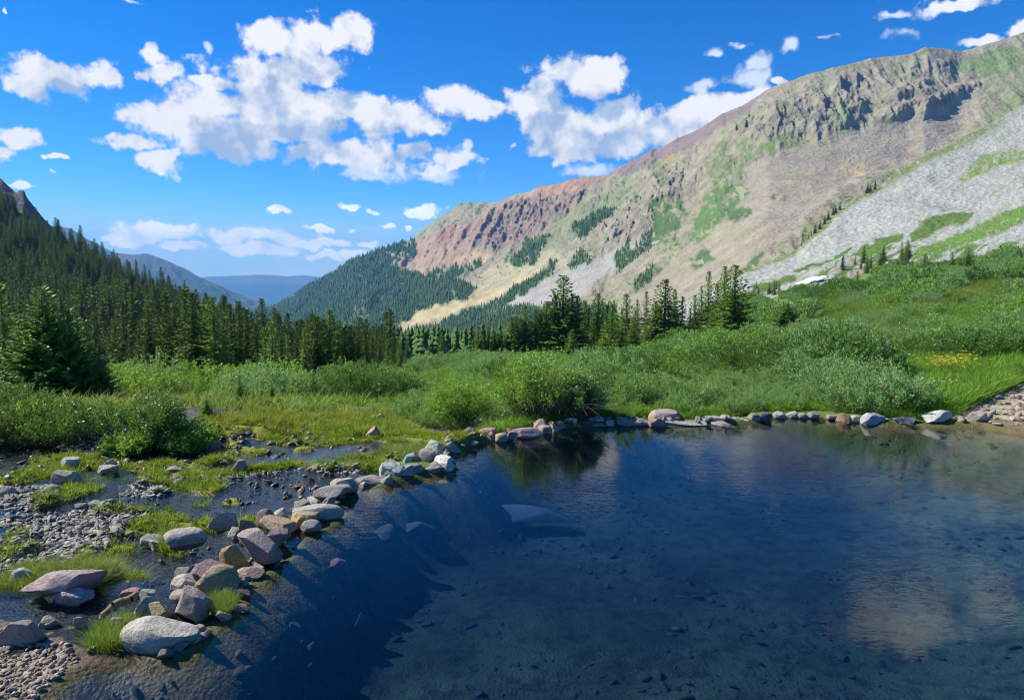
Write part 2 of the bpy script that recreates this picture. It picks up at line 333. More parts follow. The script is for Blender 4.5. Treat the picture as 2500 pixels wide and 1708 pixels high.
def colC(x,y,z,xd,yd,t):
    n=fbm(xd/30,yd/30,oct=5,seed=71); n2=fbm(xd/9,yd/9,oct=4,seed=75); n3=fbm((xd+yd*1.3)/14,(yd-xd*0.5)/60,oct=4,seed=77)
    mk=masksC(xd,yd,list(polyC))
    base=np.array([0.255,0.225,0.165])[None]+0*n[:,None]
    st_=ridged((xd*0.75+yd*0.65)/40,(yd*0.75-xd*0.65)/7,oct=4,seed=83); base=base+np.stack([n*0.05+n2*0.045+st_*0.035]*3,1)
    g=smooth(n+0.6*n2,0.0,0.6)
    cl=cliffmask(xd,yd)
    L=[(g*0.75,(0.17,0.20,0.085)),
       (mk['gtint']*0.85*smooth(n2,-0.5,0.3),(0.12,0.17,0.055)),(mk['gtint2']*0.6,(0.17,0.20,0.095)),(mk['gtint3']*0.8,(0.13,0.19,0.06)),(mk['gtint4']*0.7,(0.14,0.19,0.07)),
       (mk['buttress']*smooth(n2+n3,-0.5,0.4)*0.8,(0.17,0.21,0.09)),
       (mk['greytop'],(0.20,0.155,0.15)),
       (mk['scree'],(0.285,0.245,0.19)),(mk['scree']*smooth(n3,-0.1,0.6)*0.5,(0.27,0.245,0.22)),(mk['bowlg']*0.7,(0.24,0.21,0.18)),
       (mk['scree2'],(0.34,0.30,0.20)),(mk['scree3'],(0.36,0.27,0.18)),
       (mk['scree']*smooth(fbm(xd/60,yd/18,oct=3,seed=78),0.15,0.5)*0.6,(0.26,0.25,0.15)),
       (mk['red']*0.9,(0.32,0.215,0.155)),(mk['red']*smooth(n3,0,0.5)*0.7,(0.32,0.25,0.19)),(mk['red']*smooth(n2,0.1,0.5)*0.5,(0.27,0.2,0.17)),(mk['knob']*0.85,(0.32,0.18,0.125)),(mk['knob']*smooth(n2,-0.1,0.4)*0.6,(0.33,0.24,0.18)),(mk['reddot']*0.8,(0.27,0.15,0.11)),
       (mk['purple'],(0.25,0.18,0.15)),(mk['yel']*smooth(n2,-0.6,0.5)*0.7,(0.38,0.28,0.12)),(mk['yel2']*0.7,(0.38,0.26,0.09)),
       (mk['talus'],(0.30,0.29,0.27)),(mk['tan'],(0.42,0.34,0.19)),(mk['tan']*smooth(yd,730,700)*smooth(n2,-.3,.3)*0.5,(0.36,0.31,0.2)),
       (cl*smooth(n3+n2*0.7,-0.1,0.5)*0.75,(0.16,0.125,0.12)),
       (mk['strip'],(0.075,0.12,0.03)),(mk['dark'],(0.06,0.09,0.03)),  # second mask paints the cast shadow at the valley foot
       (mk['forest'],(0.06,0.105,0.028)),(mk['forest']*smooth(n+n2*0.5,0.25,0.5)*smooth(xd,720,900),(0.26,0.235,0.16)),
       (mk['forest']*smooth(xd,800,700)*smooth(n2+0.5*n,0.0,0.4)*0.6,(0.11,0.17,0.04))]
    for k in ['k1','k2','k3','k4','k5','k6','k7','k8','k9','k10','k11']:
        L.append((mk[k]*smooth(n2+n*0.5,-0.45,-0.1)*0.95,(0.065,0.12,0.028) if k!='k2' else (0.09,0.16,0.04)))
    # scattered small tufts of scrub
    L.append((smooth(fbm(xd/5,yd/5,oct=2,seed=80)+0.5*n,0.55,0.65)*smooth(yd,330,420)*(1-mk['scree'])*(1-mk['talus'])*(1-mk['tan'])*(1-mk['red']),(0.09,0.14,0.04)))
    return blend_cols(base,L)*np.array([0.92,0.945,0.90],np.float32)
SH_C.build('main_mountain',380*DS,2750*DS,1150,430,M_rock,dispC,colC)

# --- pale talus slope on the right, in front of the mountain
SH_B=Sheet([(x*DS,vb*DS,yb,vt*DS,yt) for x,vb,yb,vt,yt in [
 (1400,790,130,775,190),(1540,740,150,690,235),(1680,700,170,620,290),(1807,690,170,565,330),(1900,680,170,480,400),(2100,650,170,355,500),(2324,600,180,240,600),(2500,560,190,150,660),(2900,520,200,-20,760)]],back=0.5,drop=0.25)
polyB={'g1':[(2170,405),(2230,350),(2324,335),(2450,300),(2450,330),(2324,362),(2250,385),(2190,410)],
 'g2':[(2065,525),(2100,500),(2210,478),(2205,498),(2120,525),(2070,548)],'g3':[(2050,585),(2130,545),(2250,498),(2324,462),(2450,420),(2450,470),(2324,500),(2230,545),(2120,590)],
 'g4':[(1930,572),(2050,523),(2045,543),(1960,592)],'g5':[(1795,617),(1880,582),(1892,590),(1812,622)],
 'g6':[(1700,650),(1800,628),(1805,640),(1720,670)],'red':[(1880,625),(1930,590),(2000,590),(2010,620),(1920,640)],'gb':[(1900,560),(2080,560),(2300,560),(2500,500),(2900,430),(2900,700),(1800,720),(1820,640),(1880,600)]}
def dispB(x,y,z,u,v,t):
    e=smooth(t,0,0.1)
    d=(fbm(x/40,y/60,oct=4,seed=101)*3.0+ridged((x-y*0.5)/9,(y)/22,oct=4,seed=105)*0.30+fbm(x/1.7,y/2.4,z/1.7,oct=3,seed=107)*0.62)*e
    return 0*d,-0.4*d,0.8*d
def colB(x,y,z,xd,yd,t):
    wx=xd+8*fbm(xd/20,yd/20,oct=4,seed=111); wy=yd+8*fbm(xd/20+40,yd/20,oct=4,seed=112)
    n=fbm((xd*0.86-yd*0.5)/90,(xd*0.5+yd*0.86)/7,oct=5,seed=113); n2=fbm(xd/6,yd/6,oct=4,seed=114); nb=fbm(xd/70,yd/70,oct=2,seed=118)
    s=lambda k:smooth(poly_sd(wx,wy,polyB[k]),-4,4)
    base=np.array([0.33,0.33,0.30])[None]+(n2*0.07+n*0.05)[:,None]
    L=[(smooth(n,0.24,0.42)*smooth(t,0.05,0.3)*smooth(nb,-0.3,0.3)*0.7,(0.22,0.25,0.13)),
       (smooth(t,0.90,0.975)*smooth(n2,-0.6,-0.1)*smooth(xd,2350,2200),(0.17,0.21,0.07)),
       (smooth(n,0.45,0.6)*0.4,(0.36,0.28,0.21)),(s('g1')*smooth(n2,-.5,.1),(0.17,0.24,0.06)),(s('g2'),(0.10,0.16,0.035)),(s('g3')*smooth(n2,-0.6,-0.2),(0.12,0.21,0.04)),(s('g4'),(0.09,0.16,0.03)),(s('g5'),(0.07,0.13,0.028)),(s('g6'),(0.09,0.15,0.035)),
       (s('red')*smooth(n2,-.4,.2)*0.8,(0.24,0.16,0.11)),(s('gb')*smooth(n+n2*0.5,-0.15,0.15),(0.10,0.17,0.04))]
    return blend_cols(base,L)*np.array([0.93,0.96,0.95],np.float32)
SH_B.build('talus_slope',1400*DS,2850*DS,760,330,M_talus,dispB,colB)

# --- forested hillside on the left, crag above it, blue ridges down the valley
SH_A=Sheet([(x*DS,vb*DS,yb,(vt-(14 if x<560 else 6))*DS,yt) for x,vb,yb,vt,yt in [
 (-500,890,70,200,520),(0,880,75,462,420),(60,880,75,500,405),(100,880,75,530,390),(200,880,75,592,350),(300,878,75,645,330),(400,875,75,700,300),(500,870,78,757,270),(600,868,82,800,240),(700,862,90,828,210),(800,855,100,842,190),(900,850,115,846,170)]],back=0.6,drop=0.35)
def dispA(x,y,z,u,v,t):
    e=smooth(t,0,0.15); d=(fbm(x/45,y/45,oct=4,seed=121)*4+fbm(x/6,y/6,oct=3,seed=122)*0.5)*e; return 0*d,0*d,d
def colA(x,y,z,xd,yd,t):
    n=fbm(x/20,y/20,oct=4,seed=123); return blend_cols(np.tile([0.045,0.065,0.022],(len(x),1)),[(smooth(n,0,0.5)*0.7,(0.10,0.14,0.04))])
M_slope=mountain_mat('slope_soil',0.3,0.8,0.5)
SH_A.build('forest_hillside',-500*DS,900*DS,260,160,M_slope,dispA,colA)
SH_K=Sheet([(x*DS,vb*DS,yb,vt*DS,yt) for x,vb,yb,vt,yt in [(-500,520,600,180,760),(-100,560,600,370,760),(0,560,600,405,760),(12,560,600,412,755),(28,560,600,428,750),(40,560,600,440,750),(52,560,600,434,745),(60,560,600,436,745),(72,565,600,458,740),(90,570,600,482,735),(120,585,600,515,730),(200,620,600,580,720),(300,680,600,650,700)]],back=0.3)
def dispK(x,y,z,u,v,t):
    d=ridged(x/40,z/30,y/60,oct=5,seed=131)*9*smooth(t,0,0.2); return 0*d,-0.9*d,0.3*d
def colK(x,y,z,xd,yd,t):
    n=fbm(xd/8,yd/8,oct=4,seed=133); return blend_cols(np.tile([0.085,0.08,0.075],(len(x),1)),[(smooth(n,0.1,0.5)*0.6,(0.07,0.08,0.035))])
SH_K.build('crag',-500*DS,300*DS,300,160,M_talus,dispK,colK)
SH_F=Sheet([(x*DS,vb*DS,yb,vt*DS,yt) for x,vb,yb,vt,yt in [(-100,800,3600,470,6400),(160,790,3600,520,6400),(200,790,3600,545,6300),(260,780,3600,574,6200),(300,778,3600,580,6150),(330,775,3600,577,6100),(380,772,3600,592,6000),(450,768,3600,628,5800),(520,762,3600,660,5600),(575,756,3600,681,5400),(614,752,3600,692,5200),(680,790,3600,735,5000),(760,800,3600,790,4800)]],back=0.3,drop=0.4)
def dispF(x,y,z,u,v,t):
    d=(ridged((x+0.6*y)/500,(y)/900,oct=5,seed=141)*75+fbm(x/130,y/130,oct=4,seed=142)*12)*smooth(t,0,0.1)*(1-0.75*smooth(t,0.9,1)); return 0*d,-0.3*d,0.8*d
def colF(x,y,z,xd,yd,t):
    n=fbm(xd/18,yd/18,oct=4,seed=143); up=smooth(t+n*0.2,0.74,0.95)
    return blend_cols(np.tile([0.03,0.06,0.03],(len(x),1)),[(smooth(n,0.1,0.4)*0.5,(0.10,0.15,0.05)),(up*0.8,(0.07,0.065,0.07)),(up*smooth(fbm(xd/6,yd/12,oct=3,seed=9),-0.1,0.3)*0.6,(0.09,0.12,0.06))])
SH_F.build('blue_ridge',-100*DS,760*DS,420,160,M_far,dispF,colF)
SH_F2=Sheet([(x*DS,vb*DS,yb,vt*DS,yt) for x,vb,yb,vt,yt in [(180,800,2600,600,3500),(300,800,2600,625,3500),(380,800,2600,640,3450),(460,800,2600,668,3400),(500,800,2600,690,3350),(560,800,2600,722,3300),(600,800,2600,745,3200),(700,830,2600,800,3000)]],back=0.3,drop=0.5)
def colF2(x,y,z,xd,yd,t):
    n=fbm(xd/10,yd/10,oct=4,seed=153); return blend_cols(np.tile([0.035,0.075,0.03],(len(x),1)),[(smooth(n,0.1,0.5)*0.5,(0.09,0.13,0.05))])
SH_F2.build('wooded_spur',180*DS,700*DS,260,110,M_far,lambda x,y,z,u,v,t:(0*x,-0.3*fbm(x/160,y/160,oct=5,seed=151)*40,fbm(x/160,y/160,oct=5,seed=151)*40*(1-0.6*smooth(t,0.9,1))),colF2)
SH_G=Sheet([(x*DS,vb*DS,yb,vt*DS,yt) for x,vb,yb,vt,yt in [(380,760,11000,640,14500),(470,760,11000,628,14500),(520,760,11000,626,14500),(555,760,11000,625,14500),(580,760,11000,623.5,14500),(620,760,11000,624,14500),(650,760,11000,627,14500),(690,760,11000,624.5,14500),(720,760,11000,628,14500),(900,760,11000,640,14500)]],back=0.1,bow=0.0)
SH_G.build('distant_mesa',380*DS,900*DS,300,80,M_far,lambda x,y,z,u,v,t:(0*x,-0.8*ridged(x/700,z/900,oct=4,seed=161)*180*smooth(t,0,0.3)*(1-smooth(t,0.85,1)),0*x),
   lambda x,y,z,xd,yd,t: blend_cols(np.tile([0.03,0.055,0.04],(len(x),1)),[(smooth(t,0.82,0.9),(0.09,0.08,0.065))]))
# ------------------------------------------------------------------ ground sheet, pool, stream
POOL_PX=[(130,1708),(170,1665),(231,1630),(330,1600),(480,1590),(522,1530),(575,1497),(600,1455),(645,1409),(662,1380),(712,1340),(722,1290),(780,1290),(834,1255),(800,1232),(860,1195),(940,1182),(1010,1160),(1085,1150),(1108,1146),(1080,1115),(1119,1097),(1172,1080),(1215,1076),(1259,1068),(1330,1052),(1360,1045),(1440,1040),(1592,1037),(1700,1038),(1829,1031),(1893,1020),(1985,1015),(2040,1022),(2087,1026),(2150,1038),(2313,1040),(2400,1043),(2500,1062),(2700,1095)]
px,py=on_plane(np.array([p[0] for p in POOL_PX]),np.array([p[1] for p in POOL_PX]),0.0)
POOL=[(float(a),float(b)) for a,b in zip(px,py)]
POOL+= [(7.5,4.0),(5.5,-1.0),(1.5,-1.6),(-1.2,0.2),(-1.9,2.2)]
G_ROWS_Y=[14,20,30,45,70,110,170,260,400,900,3000,9000,22000]
G_U=[-300,0,250,500,750,950,1200,1500,1800,2100,2500,2900]
G_V=np.array([
 [1010,1005,1005,1003,1000,985,950,935,925,905,880,870],
 [ 985, 985, 985, 985, 985,975,957,942,915,882,850,832],
 [ 965, 965, 962, 958, 957,955,946,930,894,855,818,802],
 [ 950, 950, 945, 937, 937,932,918,900,858,812,778,762],
 [ 930, 925, 918, 915, 918,912,894,882,824,768,734,720],
 [ 900, 890, 885, 890, 900,892,874,856,780,730,696,680],
 [ 880, 880, 880, 885, 892,894,888,852,748,688,642,622],
 [ 860, 860, 860, 865, 875,887,890,855,748,665,602,575],
 [ 850, 850, 850, 850, 860,870,860,830,780,740,700,680],
 [ 820, 820, 820, 820, 820,830,830,830,820,800,800,800],
 [ 780, 780, 780, 780, 780,790,800,810,820,820,820,820],
 [ 765, 765, 765, 765, 765,770,780,790,800,800,800,800],
 [ 745, 745, 745, 745, 745,745,745,745,745,745,745,745]],float)
_,tzz=pix_to_sz(1250,G_V); G_Z=CAM_H+np.array(G_ROWS_Y)[:,None]*tzz
G_S=np.array([(u-CX)/F_PX for u in G_U])
def far_h(x,y):
    yy=np.clip(y,14,22000); s=np.clip(x/np.maximum(yy,1),G_S[0],G_S[-1])
    ly=np.log(yy); LY=np.log(np.array(G_ROWS_Y,float))
    i=np.clip(np.searchsorted(LY,ly)-1,0,len(LY)-2); f=(ly-LY[i])/(LY[i+1]-LY[i]); f=np.clip(f,0,1); 
    cols=np.stack([np.interp(s,G_S,G_Z[k]) for k in range(len(LY))],0)
    idx=np.arange(len(s)); return cols[i,idx]*(1-f)+cols[i+1,idx]*f
def near_h(x,y):
    """smooth ground without the pool: stream flats low on the left, bank a little above the pool on the right"""
    left=-0.27-0.07*np.clip(y-8.0,0,20)                       # stream flats run gently down the valley
    right=0.05-0.012*np.clip(y-9.5,0,20)+0.05*np.clip(x-3,0,12)*smooth(y,8,14)*0.6
    # left of the line of dam stones -> low, right -> high
    dl=np.interp(y,[-3,2.2,3.2,4.2,5.2,6.3,7.2,8.0,9.0,10,12,16,20],[-2.2,-2.0,-1.75,-1.6,-1.65,-1.45,-1.35,-0.9,-0.3,-0.2,-0.5,-0.8,-1.0])
    k=smooth(x-dl,-0.35,0.35*1+0.25*np.clip(y-8,0,8))
    h=left*(1-k)+right*k
    h=h+0.20*smooth(y+0.25*np.sin(x*2.1)+0.12*np.sin(x*5.3),8.7,9.7)*smooth(-x,3.1,4.0)
    # gravel beach bottom left rises to pool level
    b=smooth(4.6-y+0.15*(x+3),-0.4,0.5)*smooth(x,-0.8,-1.4)
    return h*(1-b)+0.03*b
def ground_smooth(x,y):
    x=np.asarray(x,float); y=np.asarray(y,float)
    sh=x.shape; x=x.ravel(); y=y.ravel()
    k=smooth(y,11.5,17); h=near_h(x,y)*(1-k)+far_h(x,y)*k; R=np.hypot(x,y); h=h+smooth(R,14,40)*fbm(x/9,y/9,oct=4,seed=203)*0.35*np.clip(R/40,0,3)
    return h.reshape(sh)
def pw(pts, z0=-0.22, full=False):
    a=np.array(pts,float)*(1 if full else DS); X,Y=on_plane(a[:,0],a[:,1],z0); return list(zip(X,Y))
def pwz(pts):
    """polygon given in picture notes -> ground positions (using the sloping ground)"""
    return [ray_ground(x*DS,y*DS)[:2] for x,y in pts]
_ys=np.geomspace(2.5,420,900)
def ray_ground(u,v,extra=0.0):
    s,t=pix_to_sz(u,v); g=ground_smooth(s*_ys,_ys)+extra; r=CAM_H+t*_ys
    hit=np.nonzero(r<=g)[0]
    i=hit[0] if len(hit) else len(_ys)-1
    y=_ys[i]
    if i>0:
        a=(CAM_H+t*_ys[i-1])-g[i-1]; b=r[i]-g[i]; f=a/(a-b+1e-9) if a>b else 1; y=_ys[i-1]+(_ys[i]-_ys[i-1])*np.clip(f,0,1)
    return float(s*y),float(y),float(ground_smooth(np.array([s*y]),np.array([y]))[0])
GR={ # green mossy patches and islands, gravel, mud (picture notes, displayed px)
 'moss':[[(60,1045),(120,1028),(180,1040),(200,1060),(120,1068),(30,1062)],[(170,1030),(300,1040),(430,1045),(470,1020),(500,1000),(540,1010),(520,1040),(460,1050),(330,1055),(220,1065)],
   [(440,950),(560,940),(900,930),(920,960),(1100,985),(1150,985),(1000,1020),(880,1005),(860,1000),(700,1012),(560,1000),(540,975),(500,960)],[(500,985),(440,960),(560,975),(600,1010),(560,1020)],
   [(380,1062),(540,1050),(650,1040),(700,1035),(710,1045),(600,1060),(480,1075),(400,1080)],[(760,1020),(900,1010),(960,1015),(970,1030),(900,1045),(840,1030),(760,1035)],
   [(60,1130),(110,1115),(160,1085),(215,1085),(235,1095),(170,1118),(115,1135)],[(180,1150),(250,1140),(290,1150),(230,1165),(180,1165)],[(300,1160),(350,1140),(400,1150),(440,1160),(380,1180),(310,1200),(240,1215),(250,1195)],
   [(210,1235),(270,1215),(300,1240),(240,1255)],[(360,1225),(400,1215),(430,1235),(380,1245)],[(0,1285),(80,1290),(150,1300),(150,1330),(60,1330),(0,1340)],[(190,1330),(240,1310),(280,1340),(215,1395),(100,1395),(0,1400),(0,1370),(60,1340)],
   [(230,1240),(290,1228),(300,1250),(240,1262)],[(0,1180),(60,1200),(60,1250),(0,1260)],[(410,1125),(470,1118),(475,1130),(420,1135)],[(490,1123),(530,1118),(530,1130),(495,1133)],[(420,1180),(470,1185),(440,1195),(410,1190)],[(285,1300),(320,1298),(318,1312),(288,1312)],
   [(850,990),(1020,1000),(1010,1012),(900,1010)],[(850,1035),(890,1045),(870,1065),(840,1058)],[(350,1205),(400,1200),(410,1230),(370,1240)]],
 'gravel':[[(0,1155),(150,1150),(270,1140),(330,1150),(290,1180),(240,1230),(190,1280),(120,1290),(0,1290)],[(260,1105),(330,1085),(380,1100),(330,1118),(280,1115)],[(0,1110),(60,1100),(130,1090),(130,1125),(60,1145),(0,1150)],[(700,1045),(830,1055),(840,1070),(720,1058)],[(400,1080),(700,1054),(700,1058),(405,1085)]],
 'dirt':[[(-300,1400),(0,1405),(150,1430),(250,1470),(290,1500),(225,1530),(120,1560),(60,1600),(40,1700),(-300,1700)]],
 'peb':[[(-300,1440),(0,1430),(90,1440),(120,1480),(150,1520),(100,1560),(40,1600),(-300,1650)]],
 'path':[[(2160,960),(2220,930),(2290,890),(2330,880),(2500,860),(2500,990),(2330,985),(2260,962)]],
 'bank':[[(2180,968),(2260,955),(2330,960),(2600,965),(2600,1020),(2330,1000),(2250,975)]],
}
GRW={k:[pw(p) if k not in('dirt','peb','path','bank') else pw(p,0.03) for p in v] for k,v in GR.items()}
GRW['moss'][2]=pwz(GR['moss'][2])
def maxsd(x,y,polys):
    r=None
    for p in polys:
        d=poly_sd(x,y,p); r=d if r is None else np.maximum(r,d)
    return r
def moss_sd(wx,wy):
    """mapped moss patches plus many small natural islands"""
    isl=(fbm(wx/0.9,wy/0.38,oct=3,seed=341)-0.30)*0.55
    return np.maximum(maxsd(wx,wy,GRW['moss']),np.where((wy>4.9)&(near_left(wx,wy)>0.25)&(wy<13),isl,-1.0))
def ground_full(x,y):
    """height, colour, wetness of the near ground"""
    n=len(x); h=ground_smooth(x,y); near=(y<26)&(np.abs(x)<26)
    col=np.zeros((n,3),np.float32); wet=np.zeros(n,np.float32)
    nb=fbm(x/3.1,y/3.1,oct=5,seed=201); 
    R=np.hypot(x,y)
    meadow=np.array([0.095,0.155,0.03])[None]+(nb*0.02)[:,None]*np.array([[1.2,1,0.3]])
    col[:]=meadow
    # rough lumps away from the water
    i=np.nonzero(near)[0]; X=x[i]; Y=y[i]; H=h[i]
    wx=X+0.16*fbm(X/0.5,Y/0.5,oct=4,seed=211)+0.05*fbm(X/0.11,Y/0.11,oct=2,seed=214); wy=Y+0.16*fbm(X/0.5+31,Y/0.5,oct=4,seed=212)+0.05*fbm(X/0.11,Y/0.11+7,oct=2,seed=215)
    sp=poly_sd(X,Y,POOL)
    inpool=smooth(sp,-0.05,0.12)
    sm_=moss_sd(wx,wy); moss=smooth(sm_,-0.06,0.06); gv=smooth(maxsd(wx,wy,GRW['gravel']),-0.08,0.1); di=smooth(maxsd(wx,wy,GRW['dirt']),-0.1,0.1)
    pa=smooth(maxsd(wx,wy,GRW['path']),-0.1,0.12); bk=smooth(maxsd(wx,wy,GRW['bank']),-0.06,0.06); pb=smooth(maxsd(wx,wy,GRW['peb']),-0.1,0.1)
    flats=smooth(near_left(X,Y),-0.1,0.25)*(1-di)*smooth(13.0-Y,-1.0,1.5)        # wet rubble stream bed
    f1=fbm(X/0.45,Y/0.28,oct=5,seed=221); f2=fbm(X/0.09,Y/0.07,oct=4,seed=225); f3=fbm(X/0.03,Y/0.03,oct=3,seed=228)
    bed=-0.040+f1*0.055+np.abs(f2)*0.022+f3*0.006
    H=H+flats*bed
    H=H+moss*(0.035+0.03*smooth(sm_,0,0.25)+f2*0.012+0.02*f1)+gv*flats*(0.035+0.012*f2)
    H=H+(1-flats)*(f1*0.03+f2*0.012)*(1-inpool)
    # stones heap under the dam line
    dam=np.exp(-((sp+0.10)/0.14)**2)*smooth(Y,11.5,10.0)*smooth(X,4.5,3.0); H=np.where(dam>0.02,np.maximum(H,-0.30+0.27*dam+f2*0.03),H)
    # far small pools in the moss meadow
    pd=smooth(maxsd(wx,wy,PONDS),-0.05,0.2); H=H-pd*0.14
    # pool basin
    depth=0.60*smooth(sp,0.0,0.85)+0.03
    depth=depth*(1-0.5*smooth(X-0.25*(Y-6),2.8,5.0)); bottom=-depth+0.035*fbm(X/0.9,Y/0.9,oct=4,seed=231)+np.abs(fbm(X/0.14,Y/0.14,oct=4,seed=233))*0.018
    H=H*(1-inpool)+bottom*inpool
    # colours
    c=col[i]
    mossc=np.array([0.19,0.205,0.022])[None]+np.stack([f1*0.05+0.02*nb[i],f1*0.015,f1*0.0],1)
    bedc=np.array([0.075,0.062,0.045])[None]*(1+0.5*f2[:,None])
    L=[]
    c=c*(1-flats[:,None])+bedc*flats[:,None]
    red=smooth(f1+0.4*nb[i],0.2,0.5)[:,None]*flats[:,None]*0.5; c=c*(1-red)+np.array([0.09,0.04,0.03])*red
    def put(c,m,q): m=m[:,None]; return c*(1-m)+np.array(q,np.float32)*m
    c=put(c,gv*flats,(0.15,0.14,0.12)); 
    mm=(moss*smooth(f2+moss,0.2,0.7))[:,None]; c=c*(1-mm)+mossc*mm
    c=put(c,di,(0.10,0.075,0.05)); c=put(c,pb*smooth(f2,-0.4,0.2),(0.20,0.17,0.13)); c=put(c,pa*smooth(f2+f1*0.6,-0.55,-0.1),(0.36,0.31,0.23)); c=put(c,bk*smooth(f2,-0.6,0.2),(0.16,0.10,0.065))
    edge=np.clip(1-np.abs(sp)/0.12,0,1)*smooth(Y,10,8); c=put(c,edge*0.6,(0.09,0.065,0.03))
    pc=np.array([0.066,0.056,0.021])[None]*(1+0.8*smooth(X-0.25*(Y-6),2.6,5.0))[:,None]*(1+0.75*fbm(X/0.5,Y/0.5,oct=4,seed=235)[:,None])*(1-0.45*smooth(f2,0.05,0.4)[:,None])  # paler floor on the right also lifts the weak olive mountain reflection
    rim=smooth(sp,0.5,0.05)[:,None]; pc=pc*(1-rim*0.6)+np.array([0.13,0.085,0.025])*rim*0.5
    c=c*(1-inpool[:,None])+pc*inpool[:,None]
    c=put(c,pd,(0.06,0.06,0.045))
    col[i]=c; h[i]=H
    wl=np.zeros(n,np.float32); wl[i]=np.clip(flats*(1-moss)*(1-gv*0.7),0,1); wet[i]=wl[i]
    # meadow colours further off
    j=np.nonzero(~near)[0]; X=x[j]; Y=y[j]; u,v=project(X,Y,h[j]); xd=u/DS; yd=v/DS
    m=smooth(poly_sd(xd+8*nb[j],yd+5*nb[j],CLEAR),-5,5)[:,None]; col[j]=col[j]*(1-m)+np.array([0.17,0.22,0.03])*m
    m=smooth(poly_sd(xd+8*nb[j],yd+5*nb[j],REDSOIL),-4,4)[:,None]*0.7; col[j]=col[j]*(1-m)+np.array([0.20,0.11,0.05])*m
    m=(smooth(Y,150,260)*smooth(X/np.maximum(Y,1),0.25,0.1))[:,None]; col[j]=col[j]*(1-m)+np.array([0.035,0.06,0.02])*m
    return h,col,wet
CLEAR=[(1815,745),(1900,715),(2050,700),(2120,680),(2160,660),(2230,640),(2400,630),(2400,670),(2200,690),(2150,705),(2000,735),(1880,750)]
REDSOIL=[(2230,655),(2330,640),(2500,630),(2500,670),(2330,672)]
PONDS=[pwz([(525,980),(560,975),(590,979),(580,987),(540,987)]),pwz([(520,1000),(560,995),(620,1010),(680,1013),(670,1030),(560,1020)]),pwz([(835,1010),(860,1003),(870,1012),(845,1020)]),pwz([(930,1000),(1000,1005),(990,1012),(925,1008)])]
def near_left(x,y):
    dl=np.interp(y,[-3,2.2,3.2,4.2,5.2,6.3,7.2,8.0,9.0,10,12,16,20],[-2.2,-2.0,-1.75,-1.6,-1.65,-1.45,-1.35,-0.9,-0.3,-0.2,-0.5,-0.8,-1.0])
    return dl-x
def build_ground():
    # polar sheet around a point behind the viewer
    ox,oy=0.0,-7.0
    r=np.concatenate([np.linspace(3.0,8.9,30)[:-1],np.linspace(8.9,22,640)[:-1],np.geomspace(22,60,240)[:-1],np.geomspace(60,700,220)[:-1],np.geomspace(700,23000,50)])
    a=np.concatenate([np.linspace(-100,-46,30)[:-1],np.linspace(-46,46,900)[:-1],np.linspace(46,100,30)])*pi/180
    Rr,A=np.meshgrid(r,a,indexing='ij'); x=(ox+Rr*np.sin(A)).ravel(); y=(oy+Rr*np.cos(A)).ravel()
    h,c,wet=ground_full(x,y)
    return link('ground',mesh_from('ground',np.stack([x,y,h],1),grid_faces(len(r),len(a))[:,::-1],[M_ground],c,attrs={'wet':wet}),kind='structure')
M_ground,T=new_mat('ground_soil')
geo=T.add('ShaderNodeNewGeometry').outputs['Position']; vc=T.add('ShaderNodeVertexColor'); vc.layer_name='Col'
att=T.add('ShaderNodeAttribute'); att.attribute_name='wet'; wet=att.outputs['Fac']
n1=T.noise(geo,9,6,0.65); n2=T.noise(geo,55,4,0.6)
vo=T.add('ShaderNodeTexVoronoi',feature='F1'); T.put(vo.inputs['Vector'],geo); vo.inputs['Scale'].default_value=38
f=T.m('ADD',T.m('MULTIPLY',n1,0.9),T.m('MULTIPLY',n2,1.1)); c=T.v('SCALE',vc.outputs[0]); T.put(c.node.inputs[3],f)
rg=T.m('SUBTRACT',0.95,T.m('MULTIPLY',wet,0.6))
hgt=T.m('ADD',T.m('ADD',n2,T.m('MULTIPLY',n1,0.6)),T.m('MULTIPLY',vo.outputs['Distance'],-0.5))
p=principled(T,c,rg,0.3,T.bump(hgt,0.8,0.02)); out(T,p.outputs[0])
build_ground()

def water_mat(name, tint, bump_scale, bump_strength, stretch=(1,1,1), dist=0.02, sec=0.4, absorb=None, ior=1.36):
    m,T=new_mat(name); geo=T.add('ShaderNodeNewGeometry').outputs['Position']
    mp=T.mapping(geo,stretch,(0,0,0.35)); n=T.noise(mp,bump_scale,3,0.55,0.6); n2=T.noise(mp,bump_scale*3.1,2,0.5)
    calm=T.ss(T.noise(geo,0.5,2,0.5),0.38,0.62,0.12,1.0)
    nb=T.bump(T.m('MULTIPLY',T.m('ADD',n,T.m('MULTIPLY',n2,sec)),calm),bump_strength,dist)
    fr=T.add('ShaderNodeFresnel'); fr.inputs[0].default_value=ior; T.l.new(nb,fr.inputs[1])
    tr=T.add('ShaderNodeBsdfTransparent'); tr.inputs[0].default_value=(*tint,1)
    gl=T.add('ShaderNodeBsdfGlossy'); gl.inputs['Roughness'].default_value=0.03; T.l.new(nb,gl.inputs['Normal'])
    mx=T.add('ShaderNodeMixShader'); bf=T.add('ShaderNodeNewGeometry').outputs['Backfacing']; T.l.new(T.m('ADD',T.m('MULTIPLY',fr.outputs[0],T.m('SUBTRACT',1.0,bf)),T.m('MULTIPLY',bf,0.05)),mx.inputs[0]); T.l.new(tr.outputs[0],mx.inputs[1]); T.l.new(gl.outputs[0],mx.inputs[2]); oo=out(T,mx.outputs[0])
    if absorb:
        va=T.add('ShaderNodeVolumeAbsorption'); va.inputs[0].default_value=(*absorb[0],1); va.inputs[1].default_value=absorb[1]; T.l.new(va.outputs[0],oo.inputs['Volume'])
    return m
M_pool=water_mat('pool_water',(0.92,0.96,0.98),6,0.22,(1,2.4,1),0.010,absorb=((0.36,0.66,0.93),1.45),ior=1.42)
